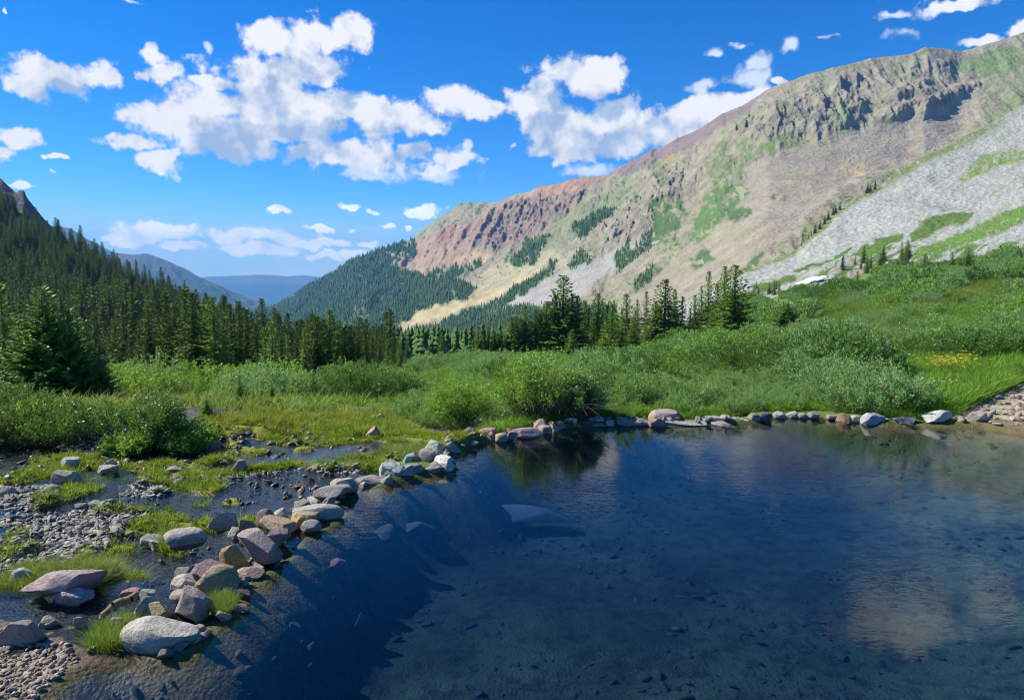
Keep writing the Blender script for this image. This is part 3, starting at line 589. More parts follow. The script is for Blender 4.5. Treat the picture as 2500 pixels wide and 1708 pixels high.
M_stream=water_mat('stream_water',(0.5,0.58,0.66),11,1.0,(1,1.8,1),0.016)
bm_pts=[(x,y) for x,y in POOL]
import bmesh
bm=bmesh.new(); P_=np.array(POOL); cen=P_.mean(0)
vs=[bm.verts.new((cen[0]+(x-cen[0])*1.0,cen[1]+(y-cen[1])*1.0,0)) for x,y in [tuple(q) for q in P_]]
# widen slightly so the water runs under the stones and the bank
nn=len(P_)
for i in range(nn):
    t_=P_[(i+1)%nn]-P_[i-1]; nrm=np.array([t_[1],-t_[0]])/ (np.linalg.norm(t_)+1e-9)
    if poly_sd(np.array([P_[i][0]+nrm[0]*0.05]),np.array([P_[i][1]+nrm[1]*0.05]),POOL)[0]>0: nrm=-nrm
    vs[i].co.x+=nrm[0]*0.10; vs[i].co.y+=nrm[1]*0.10
bm.faces.new(vs); bmesh.ops.triangulate(bm,faces=bm.faces[:])
me=bpy.data.meshes.new('pool_water'); bm.to_mesh(me); bm.free(); me.materials.append(M_pool)
for p_ in me.polygons: p_.use_smooth=False
o=link('pool_water',me,kind='structure')
if me.polygons[0].normal.z<0: me.flip_normals()
# stream: thin sheet following the smooth flats
xs=np.linspace(-16,1.2,170); ys=np.linspace(3.4,13.5,140); Y,X=np.meshgrid(ys,xs,indexing='ij'); X=X.ravel(); Y=Y.ravel()
Z=ground_smooth(X,Y)-0.004
Z=Z-0.16*smooth(Y,10.3,11.6)
Z=np.where((poly_sd(X,Y,POOL)>-0.12)|(near_left(X,Y)<-0.05),-0.9,Z)
link('stream_water',mesh_from('stream_water',np.stack([X,Y,Z],1),grid_faces(len(ys),len(xs)),[M_stream]),kind='structure')
# little ponds in the moss
for k,pp in enumerate(PONDS):
    pa_=np.array(pp); c0=pa_.mean(0); zz=float(ground_smooth(np.array([c0[0]]),np.array([c0[1]]))[0])-0.05
    bm=bmesh.new(); f_=bm.faces.new([bm.verts.new((c0[0]+(a-c0[0])*1.25,c0[1]+(b-c0[1])*1.25,float(ground_smooth(np.array([a]),np.array([b]))[0])-0.05)) for a,b in pp]); bmesh.ops.triangulate(bm,faces=[f_])
    for f_ in bm.faces:
        f_.normal_update()
        if f_.normal.z<0: f_.normal_flip()
    me=bpy.data.meshes.new('pond_water'); bm.to_mesh(me); bm.free(); me.materials.append(M_stream); link('pond_water',me,kind='structure')
# ------------------------------------------------------------------ stones
import bmesh
M_stone,T=new_mat('stone')
geo=T.add('ShaderNodeTexCoord').outputs['Object']; oi=T.add('ShaderNodeObjectInfo'); wp=T.add('ShaderNodeNewGeometry').outputs['Position']
off=T.v('ADD',wp,(0,0,0))
n1=T.noise(off,9,6,0.65); n2=T.noise(off,60,5,0.7); n3=T.noise(T.mapping(off,(1,1,3),(0.5,0.3,0)),22,4,0.6,1.2)
c=T.v('SCALE',oi.outputs['Color']); T.put(c.node.inputs[3],T.m('ADD',-0.15,T.m('ADD',T.m('MULTIPLY',n1,1.1),T.m('MULTIPLY',n2,1.15))))
c=T.mix(T.ss(n3,0.52,0.70,0,0.6),c,(0.10,0.075,0.06,1)); c=T.mix(T.ss(n1,0.62,0.78,0,0.5),c,(0.52,0.50,0.44,1))
# wet algae-brown band where a stone stands in the water
sp=T.add('ShaderNodeSeparateXYZ'); T.l.new(wp,sp.inputs[0]); wl=T.m('ADD',sp.outputs[2],T.m('MULTIPLY',T.m('SUBTRACT',n1,0.5),0.03))
ispool=oi.outputs['Alpha']
band=T.m('MULTIPLY',T.ss(wl,0.022,0.004),ispool)
c=T.mix(T.m('MULTIPLY',band,0.8),c,(0.085,0.055,0.02,1))
p=principled(T,c,T.m('SUBTRACT',0.85,T.m('MULTIPLY',band,0.6)),0.35,T.bump(T.m('ADD',n2,T.m('MULTIPLY',n1,1.5)),1.0,0.022)); out(T,p.outputs[0])
_ico={}
def ico(sub):
    if sub not in _ico:
        bm=bmesh.new(); bmesh.ops.create_icosphere(bm,subdivisions=sub,radius=1.0)
        V=np.array([v.co[:] for v in bm.verts]); F=np.array([[v.index for v in f.verts] for f in bm.faces]); bm.free(); _ico[sub]=(V,F)
    return _ico[sub]
def stone_mesh(name, w, d, h, seed, style='angular', sub=4, mat=None):
    """rounded block cut by random planes and roughened; w,d,h are full sizes"""
    rs=np.random.RandomState(seed); V,F=ico(sub); V=V.copy(); 
    ncut={'angular':12,'round':9,'slab':12,'jag':20}[style]; lo={'angular':0.40,'round':0.72,'slab':0.55,'jag':0.45}[style]
    V=V*(1/np.max(np.abs(V)**1.0,axis=1,keepdims=True))**(0.35 if style!='round' else 0.12)
    for _ in range(ncut):
        n=rs.normal(size=3); n/=np.linalg.norm(n); o=rs.uniform(lo,0.92 if style=='angular' else 0.98)
        dd=V@n-o; V=V-np.where(dd>0,dd*0.985,0)[:,None]*n
    V/=np.abs(V).max(0)
    q=V*1.4+seed%97
    nrm=V/np.linalg.norm(V,axis=1,keepdims=True)
    a={'angular':0.03,'round':0.025,'slab':0.03,'jag':0.08}[style]
    V=V+nrm*(fbm(q[:,0],q[:,1],q[:,2],oct=3,seed=seed%1000)*a*1.6)[:,None]+nrm*(ridged(q[:,0]*2.3,q[:,1]*2.3,q[:,2]*2.3,oct=4,seed=seed%1000+5)*a*0.7)[:,None]
    V=V*np.array([w/2,d/2,h/2])
    return mesh_from(name,V,F,[mat or M_stone])
CREAM=(.52,.48,.39);TAN=(.42,.32,.19);YEL=(.46,.37,.20);PURP=(.26,.185,.185);PPG=(.32,.265,.235);PINK=(.38,.305,.265);GREY=(.30,.28,.235);LG=(.42,.39,.33);ORG=(.50,.30,.11);GRN=(.30,.36,.30);PG=(.45,.50,.41);BRN=(.28,.19,.14);RED=(.42,.24,.22);DK=(.13,.11,.11)
# (x0,x1,y0,y1 in reference px, colour, style, depth factor, yaw deg, tilt deg, label)
DAM=[
(306,482,1521,1598,CREAM,'round',.55,0,0,'big pale cream boulder, nearest the viewer in the line of stones'),
(358,425,1478,1524,YEL,'angular',.8,20,0,'yellowish tan block resting behind the big cream boulder'),
(418,526,1450,1524,PPG,'angular',.75,-15,0,'large purple-grey boulder between cream boulder and grass tuft'),
(330,395,1464,1520,GRN,'jag',.8,10,0,'rough grey-green stone left of the yellowish block'),
(486,578,1391,1459,TAN,'round',.7,25,0,'rounded tan boulder in front of the orange upright stone'),
(424,489,1409,1454,CREAM,'round',.8,0,0,'cream and yellow rounded stone left of the tan boulder'),
(474,566,1364,1445,PURP,'slab',.45,0,-38,'purple slanting slab leaning behind the tan boulder'),
(543,614,1340,1400,ORG,'angular',.35,5,0,'orange-brown upright wedge-shaped stone beside the pink boulder'),
(594,698,1304,1384,PINK,'angular',.75,-10,0,'large pale pink-mauve boulder at the pool edge'),
(634,706,1299,1345,PURP,'angular',.8,30,0,'mauve rounded stone behind the pink-mauve boulder'),
(640,722,1268,1308,TAN,'slab',.7,-5,12,'flat tan wedge lying above the mauve stones'),
(588,643,1270,1334,BRN,'angular',.8,30,-15,'purple-brown leaning boulder on the stream side'),
(630,670,1248,1288,PURP,'round',.8,0,0,'small purple pear-shaped stone behind the leaning boulder'),
(668,702,1242,1273,LG,'angular',.8,0,0,'small pale grey cone-shaped stone behind the dam'),
(516,581,1250,1300,LG,'angular',.8,25,0,'white-faced grey block standing alone in the stream'),
(409,498,1295,1336,(.42,.41,.33),'round',.7,15,0,'low grey boulder with yellow lichen in the stream'),
(549,590,1286,1318,GREY,'angular',.8,0,0,'small grey stone beside the white-faced block'),
(719,832,1236,1270,LG,'round',.32,6,0,'long whitish stone pointing into the pool'),
(717,781,1252,1282,TAN,'slab',.7,0,0,'flat tan stone under the long whitish one'),
(702,742,1262,1292,ORG,'angular',.8,20,0,'small orange-brown stone behind the flat tan wedge'),
(738,782,1273,1300,GREY,'round',.8,0,0,'small grey stone standing in the pool below the tan one'),
(784,817,1212,1238,GREY,'angular',.6,10,0,'small square grey block above the long whitish stone'),
(745,792,1212,1242,LG,'jag',.7,-30,0,'pale veined stone left of the square grey block'),
(754,856,1192,1224,GREY,'slab',.6,8,-6,'broad grey slab overhanging the pool'),
(722,764,1221,1252,GREY,'jag',.8,0,-20,'rough grey stone at the stream end of the whitish stone'),
(812,872,1172,1207,LG,'jag',.7,0,0,'rough whitish-mauve stone above the broad slab'),
(810,843,1171,1196,YEL,'round',.8,0,0,'small round tan stone on the rough whitish one'),
(865,933,1162,1184,GREY,'slab',.5,0,0,'flat grey slab between two rough pale stones'),
(575,645,1390,1418,(.38,.27,.20),'round',.7,0,0,'low brownish-pink stone under the orange wedge'),
(573,608,1411,1437,GREY,'angular',.7,10,0,'small grey stone at the waterline below the tan boulder'),
(620,645,1378,1391,LG,'angular',.8,0,0,'tiny white stone in the shade of the pink-mauve boulder'),
(577,613,1440,1467,DK,'jag',.8,0,0,'small dark wet stone by the grass tuft'),
(520,586,1437,1464,GREY,'round',.7,0,0,'grey stone behind the tuft of grass on the dam'),
(490,520,1456,1473,RED,'angular',.8,0,0,'small pinkish stone between purple-grey boulder and grass tuft'),
(420,480,1444,1472,(.38,.31,.29),'round',.8,0,0,'pale mauve-brown stone behind the purple-grey boulder'),
(922,982,1122,1170,PG,'jag',.7,0,0,'tall pale green rock midway along the dam'),
(928,966,1158,1184,GREY,'angular',.7,0,0,'pointed grey stone in front of the pale green rock'),
(962,1009,1138,1170,(.42,.38,.38),'angular',.7,10,0,'light mauve-grey block right of the pale green rock'),
(993,1033,1136,1161,PPG,'slab',.7,0,0,'mauve flat stone between two grey stones at the waterline'),
(1005,1048,1111,1141,BRN,'angular',.8,15,0,'dark brown stone leaning on the upper dam'),
(1026,1071,1098,1141,GREY,'angular',.7,-15,0,'tall grey-brown stone beside the white triangular slab'),
(1039,1082,1136,1157,GREY,'slab',.7,0,0,'low grey stone left of the white slab tip'),
(1062,1114,1112,1150,(.68,.66,.58),'slab',.9,-35,0,'white flat triangular slab jutting into the pool'),
(988,1030,1108,1139,(.33,.42,.33),'slab',.7,10,0,'greenish slanting stone behind the brown one'),
(1035,1084,1079,1112,PG,'jag',.7,0,0,'pale yellowish-green rough stone at the bend of the dam'),
(1078,1122,1078,1108,(.42,.44,.38),'jag',.7,0,0,'grey-green rough boulder beyond the bend of the dam'),
(1058,1090,1100,1118,GREY,'slab',.8,0,0,'small grey stone under the rough boulders at the bend'),
(1116,1140,1083,1096,GREY,'slab',.8,0,0,'small flat grey stone after the bend'),
(1136,1162,1058,1085,LG,'angular',.6,20,0,'pale pointed stone at the moss edge'),
(1166,1213,1048,1074,RED,'slab',.7,-5,-10,'reddish-pink slanting stone at the moss edge'),
(1164,1192,1061,1080,(.40,.42,.40),'angular',.8,0,0,'grey-white stone in front of the reddish one'),
(1190,1210,1062,1079,GREY,'angular',.8,0,0,'small dark grey stone right of the grey-white one'),
(1140,1166,1076,1090,GREY,'slab',.8,0,0,'small flat stone at the foot of the pale pointed stone'),
(1207,1237,1059,1080,TAN,'round',.8,0,0,'rounded brownish stone before the long pink one'),
(1231,1261,1055,1077,GREY,'angular',.8,0,0,'grey stone left of the long pink one'),
(1247,1322,1047,1070,(.50,.31,.31),'round',.4,8,0,'long smooth pink stone lying along the water'),
(1298,1332,1024,1054,(.42,.33,.25),'angular',.8,0,0,'brownish pyramid-shaped stone behind the long pink one'),
(1314,1345,1040,1060,(.40,.33,.25),'slab',.8,0,0,'flat brown stone at the right end of the long pink one'),
(1332,1364,1033,1056,TAN,'angular',.8,0,0,'tan-green block below the bare willow stems'),
(1362,1384,1029,1049,GREY,'angular',.8,0,0,'small grey stone between tan-green block and pinkish-white stone'),
(1377,1416,1024,1043,(.55,.46,.40),'angular',.8,0,0,'pinkish-white rounded stone below the willow'),
(1414,1442,1028,1043,DK,'angular',.8,0,0,'small dark stone right of the pinkish-white one'),
(1444,1474,1018,1038,(.45,.44,.34),'slab',.6,0,-25,'tilted yellowish-grey stone on the far edge'),
(1446,1482,1033,1042,(.38,.31,.30),'slab',.9,0,0,'thin flat pinkish stone under the tilted one'),
(1480,1502,1027,1042,LG,'angular',.8,0,0,'small pale stone on the far edge'),
(1500,1546,1022,1042,GREY,'slab',.7,0,10,'grey wedge pointing at the water on the far edge'),
(1536,1548,1020,1038,(.52,.5,.4),'angular',.6,0,0,'tiny upright whitish stone on the far edge'),
(1549,1584,1021,1040,LG,'jag',.7,0,0,'pale lumpy stone left of the big brown boulder'),
(1588,1655,1001,1034,(.42,.32,.27),'round',.7,0,0,'big brown-topped boulder on the far edge'),
(1583,1620,1022,1043,(.38,.25,.19),'slab',.7,0,20,'reddish-brown wedge leaning on the big brown boulder'),
(1616,1724,1028,1040,LG,'slab',.25,0,0,'long low whitish ledge stone at the waterline'),
(1658,1724,1022,1032,GREY,'slab',.3,0,0,'second low ledge stone behind the whitish one'),
(1724,1784,1016,1034,LG,'jag',.4,0,0,'rough whitish stone in the middle of the far edge'),
(1739,1788,1031,1041,(.40,.32,.30),'slab',.8,0,8,'thin pinkish slab dipping into the pool'),
(1776,1826,1020,1032,LG,'slab',.35,0,0,'flat pale stone left of the brown pyramid stone'),
(1818,1852,1010,1030,(.38,.29,.26),'angular',.7,0,0,'brown pyramid-shaped stone on the far edge'),
(1853,1884,1008,1030,DK,'angular',.7,0,0,'nearly black pointed stone on the far edge'),
(1886,1914,1006,1023,LG,'round',.8,0,0,'pale rounded stone right of the black one'),
(1920,1950,1005,1021,LG,'round',.8,0,0,'pale domed stone, middle of three along the grass'),
(1944,1968,1009,1022,GREY,'round',.8,0,0,'grey low stone next to the domed one'),
(1972,1998,1006,1022,GREY,'round',.8,0,0,'grey rounded stone left of the red pile'),
(2020,2046,1000,1014,BRN,'angular',.8,0,0,'reddish-brown stone on top of the small pile'),
(2034,2058,1004,1017,(.35,.19,.13),'angular',.8,0,0,'dark red stone of the small pile'),
(2018,2048,1012,1025,GREY,'slab',.8,0,0,'flat grey stone at the foot of the small pile'),
(2042,2070,1011,1031,(.44,.28,.15),'angular',.8,0,0,'orange-brown stone at the foot of the small pile'),
(2073,2099,1015,1031,LG,'round',.8,0,0,'small pale round stone left of the big grey boulder'),
(2094,2152,1004,1038,(.38,.38,.40),'angular',.7,0,0,'big grey boulder with white streaks on the far edge'),
(2140,2160,1020,1038,LG,'angular',.8,0,0,'small pale stone touching the streaked boulder'),
(2158,2174,1021,1037,GREY,'round',.8,0,0,'small upright grey stone right of the streaked boulder'),
(2178,2238,1021,1040,(.22,.22,.24),'slab',.6,0,-6,'dark grey slab between two large far-edge boulders'),
(2244,2322,1006,1040,(.55,.54,.48),'angular',.6,0,0,'big pale angular boulder at the right end of the stones'),
]
LAND=[
(70,240,1397,1468,(.44,.34,.32),'angular',.7,-8,-8,'large pink-brown boulder in long grass on the left'),
(126,232,1440,1476,(.44,.35,.34),'jag',.6,0,0,'low pinkish rock at the foot of the large pink-brown boulder'),
(36,92,1392,1428,(.38,.41,.36),'angular',.8,0,0,'grey-green stone in grass left of the pink-brown boulder'),
(184,212,1504,1532,LG,'angular',.8,20,0,'small white angular stone in the muddy pool'),
(98,144,1506,1532,GREY,'jag',.8,0,0,'grey broken stone at the edge of the gravel beach'),
(300,342,1441,1465,RED,'angular',.7,0,0,'small red stone in the stream by the dam'),
(342,386,1443,1471,(.28,.32,.27),'angular',.8,0,0,'dark green-grey stone right of the red stone'),
(266,298,1512,1538,GREY,'angular',.8,0,0,'grey stone beside the driftwood stick'),
(430,463,1390,1419,GREY,'angular',.8,0,0,'grey stone in the stream behind the cream and yellow stone'),
(462,492,1374,1395,(.40,.32,.25),'angular',.8,0,0,'brownish stone in the stream left of the purple slab'),
(-10,95,1522,1578,PPG,'angular',.7,0,0,'mauve boulder half out of view on the gravel beach'),
(150,192,1118,1140,LG,'slab',.7,0,-12,'pale grey tilted block by the shaded bank'),
(236,286,1137,1156,LG,'slab',.7,0,0,'low pale slab at the upper stream'),
(258,283,1121,1139,(.46,.44,.38),'angular',.8,0,0,'small upright stone behind the low pale slab'),
(398,450,1140,1156,PPG,'slab',.6,0,0,'long flat mauve stone at the stream edge'),
(566,610,1122,1152,PINK,'angular',.8,0,0,'pinkish-purple stone standing in the moss'),
(136,196,1152,1182,(.42,.37,.30),'slab',.5,20,10,'long tan slab slanting in the stream'),
(114,148,1186,1216,GREY,'round',.7,0,0,'grey rounded stone in the stream below the tan slab'),
(-8,36,1188,1216,LG,'round',.8,0,0,'pale flat stone at the far left of the stream'),
(273,296,1286,1303,LG,'round',.8,0,0,'small white stone alone in the dark stream'),
(307,328,1298,1311,GREY,'round',.8,0,0,'small round grey stone by a moss patch'),
(154,188,1363,1383,LG,'angular',.8,0,0,'pale stone above the large pink-brown boulder'),
(203,233,1370,1386,(.45,.42,.36),'slab',.8,0,0,'pale flat stone right above the pink-brown boulder'),
(340,398,1308,1332,LG,'slab',.7,0,0,'broad flat pale stone left of the lichen boulder'),
(366,398,1320,1344,LG,'jag',.7,0,0,'cracked pale stones beside the lichen boulder'),
(218,248,1224,1240,LG,'angular',.8,0,0,'pale stone beside the long moss strip'),
(185,214,1226,1242,LG,'angular',.8,0,0,'whitish stone left end of the moss strip'),
(896,927,1043,1073,(.42,.27,.25),'angular',.8,0,0,'pink-red pointed stone standing in the moss meadow'),
(694,722,1050,1064,LG,'slab',.8,0,0,'flat pale stone in the far moss meadow'),
(922,945,1012,1030,LG,'angular',.8,0,0,'small white pointed stone in front of the willow'),
(966,985,998,1014,GREY,'angular',.8,0,0,'grey stone pair by the willow edge'),
(945,975,1032,1050,(.10,.09,.07),'jag',.8,0,0,'dark rock at the little spring'),
(2365,2409,1004,1030,(.50,.42,.34),'slab',.8,0,0,'flat pinkish-tan stone on the path bank'),
(2462,2490,1016,1030,LG,'angular',.8,0,0,'small pale stone at the right edge of the bank'),
]
UNDER=[(1180,960,40,1470,1.0,RED)]
rng=random.Random(5)
FLOOR={}
def put_stone(e, on_pool, group, i):
    x0,x1,y0,y1,col,style,df,yaw,tilt,label=e
    if on_pool:
        s,t=pix_to_sz((x0+x1)/2,y1); y=(0.0-CAM_H)/t; z0=0.0
    else:
        _,y,z0=ray_ground((x0+x1)/2,y1); s,t=pix_to_sz((x0+x1)/2,y1)
    k=y/F_PX*1.0; w_=(x1-x0)*k*1.2; d_=max(w_*df*0.85,(y1-y0)*k*0.45)
    dep=math.atan(CAM_H/y); hh=((y1-y0)*k - d_*0.30*math.sin(dep))/math.cos(dep); hh=max(hh,0.55*(y1-y0)*k)*1.55
    x=s*(y+d_*0.42); yy=y+d_*0.42
    nm='boulder' if (x1-x0)>60 or y1-y0>40 and style!='slab' else ('slab' if style=='slab' else 'stone')
    sub=5 if (x1-x0)>45 else 4
    me=stone_mesh(nm,w_,d_,hh,i*7+13,style,sub)
    o=link(nm,me,loc=(x,yy,z0+hh*0.5-hh*0.26),label=label,cat='boulder' if nm=='boulder' else 'stone',group=group)
    o.rotation_euler=(RAD(rng.uniform(-6,6)),RAD(tilt),RAD(yaw)); o.color=(*col,1.0 if on_pool else 0.0)
    return o
for i,e in enumerate(DAM): put_stone(e,True,'stones of the dam round the pool',i)
for i,e in enumerate(LAND): put_stone(e,False,'single stones in the stream and on the banks',200+i)
# sunken rocks in the pool (seen through the water)
SUNK=[(770,860,1438,1486,(.22,.11,.08),'angular','reddish pointed rock sunken in the pool, right of the dam'),
 (380,520,1640,1700,(.16,.085,.06),'slab','brown sunken slab near the lower left corner of the pool'),
 (650,720,1560,1600,(.17,.10,.08),'slab','small reddish sunken slab left of the middle'),
 (540,640,1490,1530,(.17,.10,.10),'slab','mauve sunken slab beside the purple-grey boulder'),
 (960,1065,1300,1332,(.10,.08,.08),'slab','dark flat sunken rock in the middle of the pool'),
 (1080,1420,1212,1270,(.12,.085,.09),'slab','long mauve sunken ledge in the far part of the pool'),
 (950,1090,1185,1222,(.13,.09,.09),'slab','mauve sunken slab near the upper dam'),
 (915,975,1350,1380,(.06,.06,.05),'slab','narrow dark sunken stone in the middle of the pool'),
 (860,900,1520,1545,(.08,.07,.05),'angular','small dark sunken stone right of the reddish rock'),
 (700,740,1620,1642,(.07,.06,.045),'angular','small dark sunken stone near the bottom of the pool')]
for i,(x0,x1,y0,y1,col,style,label) in enumerate(SUNK):
    zb=-0.50; s,t=pix_to_sz((x0+x1)/2,y1); y=(zb+0.05-CAM_H)/t; zb=float(ground_full(np.array([s*y]),np.array([y]))[0][0]); k=y/F_PX; w_=(x1-x0)*k; h_=0.34 if style=='angular' and w_>0.2 else 0.20
    d_=max((y1-y0)*k*1.6,w_*0.3)
    if w_>0 and float(poly_sd(np.array([s*(y+d_/2)]),np.array([y+d_/2]),POOL)[0])<0.18: continue
    zb=min(zb,-0.12-h_*0.8)
    o=link('sunken_rock',stone_mesh('sunken_rock',w_,d_,h_,900+i*3,style,4),loc=(s*(y+d_/2),y+d_/2,zb+h_*0.3),label=label,cat='stone',group='sunken rocks on the pool floor'); o.color=(*col,0.0)
    o.rotation_euler=(0,0,RAD(rng.uniform(-12,12)))

# small filler stones wedged along the dam, each its own
rsd=np.random.RandomState(61); P_=np.array(POOL_PX[3:31],float); PX_,PY_=on_plane(P_[:,0],P_[:,1],0.0)
seg=np.hypot(np.diff(PX_),np.diff(PY_)); cum=np.concatenate([[0],np.cumsum(seg)]); FC=[GREY,BRN,(.30,.27,.24),(.24,.21,.19),PPG,(.36,.34,.29),DK]
protoF=[stone_mesh('small_stone',1,0.8,0.7,700+i,'angular' if i%2 else 'jag',3) for i in range(8)]
for i in range(150):
    q=rsd.uniform(0,cum[-1]); xx=np.interp(q,cum,PX_); yy=np.interp(q,cum,PY_); j=min(np.searchsorted(cum,q),len(cum)-1); tx=PX_[j]-PX_[j-1]; ty=PY_[j]-PY_[j-1]; l_=math.hypot(tx,ty)+1e-6
    o_=rsd.uniform(-0.03,0.30 if yy<8.5 else 0.14); nx,ny=-ty/l_,tx/l_
    if poly_sd(np.array([xx+nx*0.1]),np.array([yy+ny*0.1]),POOL)[0]>0: nx,ny=-nx,-ny
    s_=rsd.uniform(0.05,0.15)*(0.7+0.03*yy); x_=xx+nx*o_; y_=yy+ny*o_
    z_=max(-0.02,float(ground_full(np.array([x_]),np.array([y_]))[0][0])) if o_<0.1 else float(ground_full(np.array([x_]),np.array([y_]))[0][0])
    o=link('small_stone',protoF[i%8],loc=(x_,y_,z_+s_*0.12),label='small dull stone wedged between the larger stones of the dam',cat='stone',group='small filler stones of the dam')
    o.scale=(s_*rsd.uniform(.8,1.4),s_,s_*rsd.uniform(.6,1.1)); o.rotation_euler=(rsd.normal()*0.3,rsd.normal()*0.3,rsd.uniform(0,6.28)); o.color=(*FC[i%7],1.0)
# ------------------------------------------------------------------ scattering of uncountable cover (geometry nodes on a point mesh)
def leaf_mat(name, c1, c2, c3=None, rough=0.55, trans=0.35, spec=0.35):
    m,T=new_mat(name); oi=T.add('ShaderNodeObjectInfo'); gp=T.add('ShaderNodeNewGeometry').outputs['Position']
    isl=T.add('ShaderNodeNewGeometry').outputs['Random Per Island']
    f=T.m('ADD',T.m('MULTIPLY',oi.outputs['Random'],0.5),T.m('MULTIPLY',isl,0.5))
    c=T.mix(f,(*c1,1),(*c2,1)); 
    big=T.noise(gp,0.22,3,0.5); c=T.mix(T.ss(big,0.38,0.66,0,0.75),c,(*(c3 or c2),1))
    d=principled(T,c,rough,spec); t=T.add('ShaderNodeBsdfTranslucent'); T.put(t.inputs[0],T.mix(0.5,c,(0.30,0.42,0.04,1)))
    mx=T.add('ShaderNodeMixShader'); mx.inputs[0].default_value=trans; T.l.new(d.outputs[0],mx.inputs[1]); T.l.new(t.outputs[0],mx.inputs[2]); out(T,mx.outputs[0]); return m
M_willow=leaf_mat('willow_leaf',(0.13,0.27,0.05),(0.23,0.40,0.12),(0.21,0.37,0.16),0.5,0.42,0.4)
M_willow_y=leaf_mat('willow_leaf_fresh',(0.15,0.31,0.03),(0.24,0.42,0.05),(0.18,0.35,0.04),0.5,0.42,0.4)
M_grass=leaf_mat('grass_blade',(0.14,0.235,0.025),(0.22,0.30,0.05),(0.29,0.27,0.09),0.6,0.4,0.2)
M_moss=leaf_mat('moss_blade',(0.27,0.31,0.022),(0.20,0.31,0.022),(0.33,0.30,0.03),0.7,0.3,0.1)
M_meadow=leaf_mat('meadow_blade',(0.13,0.25,0.028),(0.20,0.31,0.04),(0.16,0.27,0.05),0.6,0.35,0.2)
M_needle=leaf_mat('needles',(0.05,0.10,0.014),(0.125,0.175,0.024),(0.07,0.13,0.022),0.6,0.18,0.25)
M_needle_l=leaf_mat('needles_light',(0.13,0.22,0.028),(0.22,0.32,0.04),(0.15,0.25,0.035),0.6,0.3,0.25)
M_deadneedle=leaf_mat('dead_needles',(0.20,0.075,0.03),(0.26,0.11,0.045),None,0.8,0.1,0.1)
def simple_mat(name,col,rough=0.9,scale=20,var=0.5,bump=0.01):
    m,T=new_mat(name); g=T.add('ShaderNodeTexCoord').outputs['Object']; n=T.noise(g,scale,5,0.6)
    c=T.v('SCALE',(*col,)) ; T.put(c.node.inputs[0],col); T.put(c.node.inputs[3],T.m('ADD',1-var*0.5,T.m('MULTIPLY',n,var)))
    p=principled(T,c,rough,0.2,T.bump(n,0.6,bump)); out(T,p.outputs[0]); return m
M_bark=simple_mat('bark',(0.13,0.10,0.075),0.95,6,0.9); M_snag=simple_mat('bare_wood',(0.36,0.33,0.29),0.9,8,0.7); M_stem=simple_mat('willow_stem',(0.15,0.10,0.07),0.9,12,0.8)
def tube(p0,p1,r0,r1,n=5):
    p0=np.array(p0,float); p1=np.array(p1,float); d=p1-p0; d/=np.linalg.norm(d)+1e-9
    a=np.cross(d,[0,0,1] if abs(d[2])<0.9 else [1,0,0]); a/=np.linalg.norm(a); b=np.cross(d,a)
    th=np.arange(n)/n*2*pi; ring=np.cos(th)[:,None]*a+np.sin(th)[:,None]*b
    V=np.concatenate([p0+ring*r0,p1+ring*r1]); i=np.arange(n); j=(i+1)%n
    return V,np.stack([i,j,j+n,i+n],1)
def join_parts(parts):
    V=[];F=[];o=0
    for v,f in parts: V.append(v); F.append(f+o); o+=len(v)
    return np.concatenate(V),np.concatenate(F)
def leaves_at(P, L, Wd, rs, up=0.5, droop=0.0, dirs=None):
    """one rhombic leaf (two-sided quad, slightly folded) per point"""
    n=len(P); 
    if dirs is None:
        dirs=rs.normal(size=(n,3)); dirs[:,2]=np.abs(dirs[:,2])*up+0.1*up
    dirs=dirs/np.linalg.norm(dirs,axis=1,keepdims=True)
    s=rs.normal(size=(n,3)); s-=np.sum(s*dirs,1,keepdims=True)*dirs; s/=np.linalg.norm(s,axis=1,keepdims=True)
    l=(L*rs.uniform(0.7,1.25,n))[:,None]; w_=(Wd*rs.uniform(0.7,1.2,n))[:,None]
    a=P; b=P+dirs*l*0.45+s*w_*0.5; c=P+dirs*l-np.array([0,0,droop])*l; d=P+dirs*l*0.45-s*w_*0.5
    V=np.stack([a,b,c,d],1).reshape(-1,3); F=np.arange(4*n).reshape(n,4); return V,F
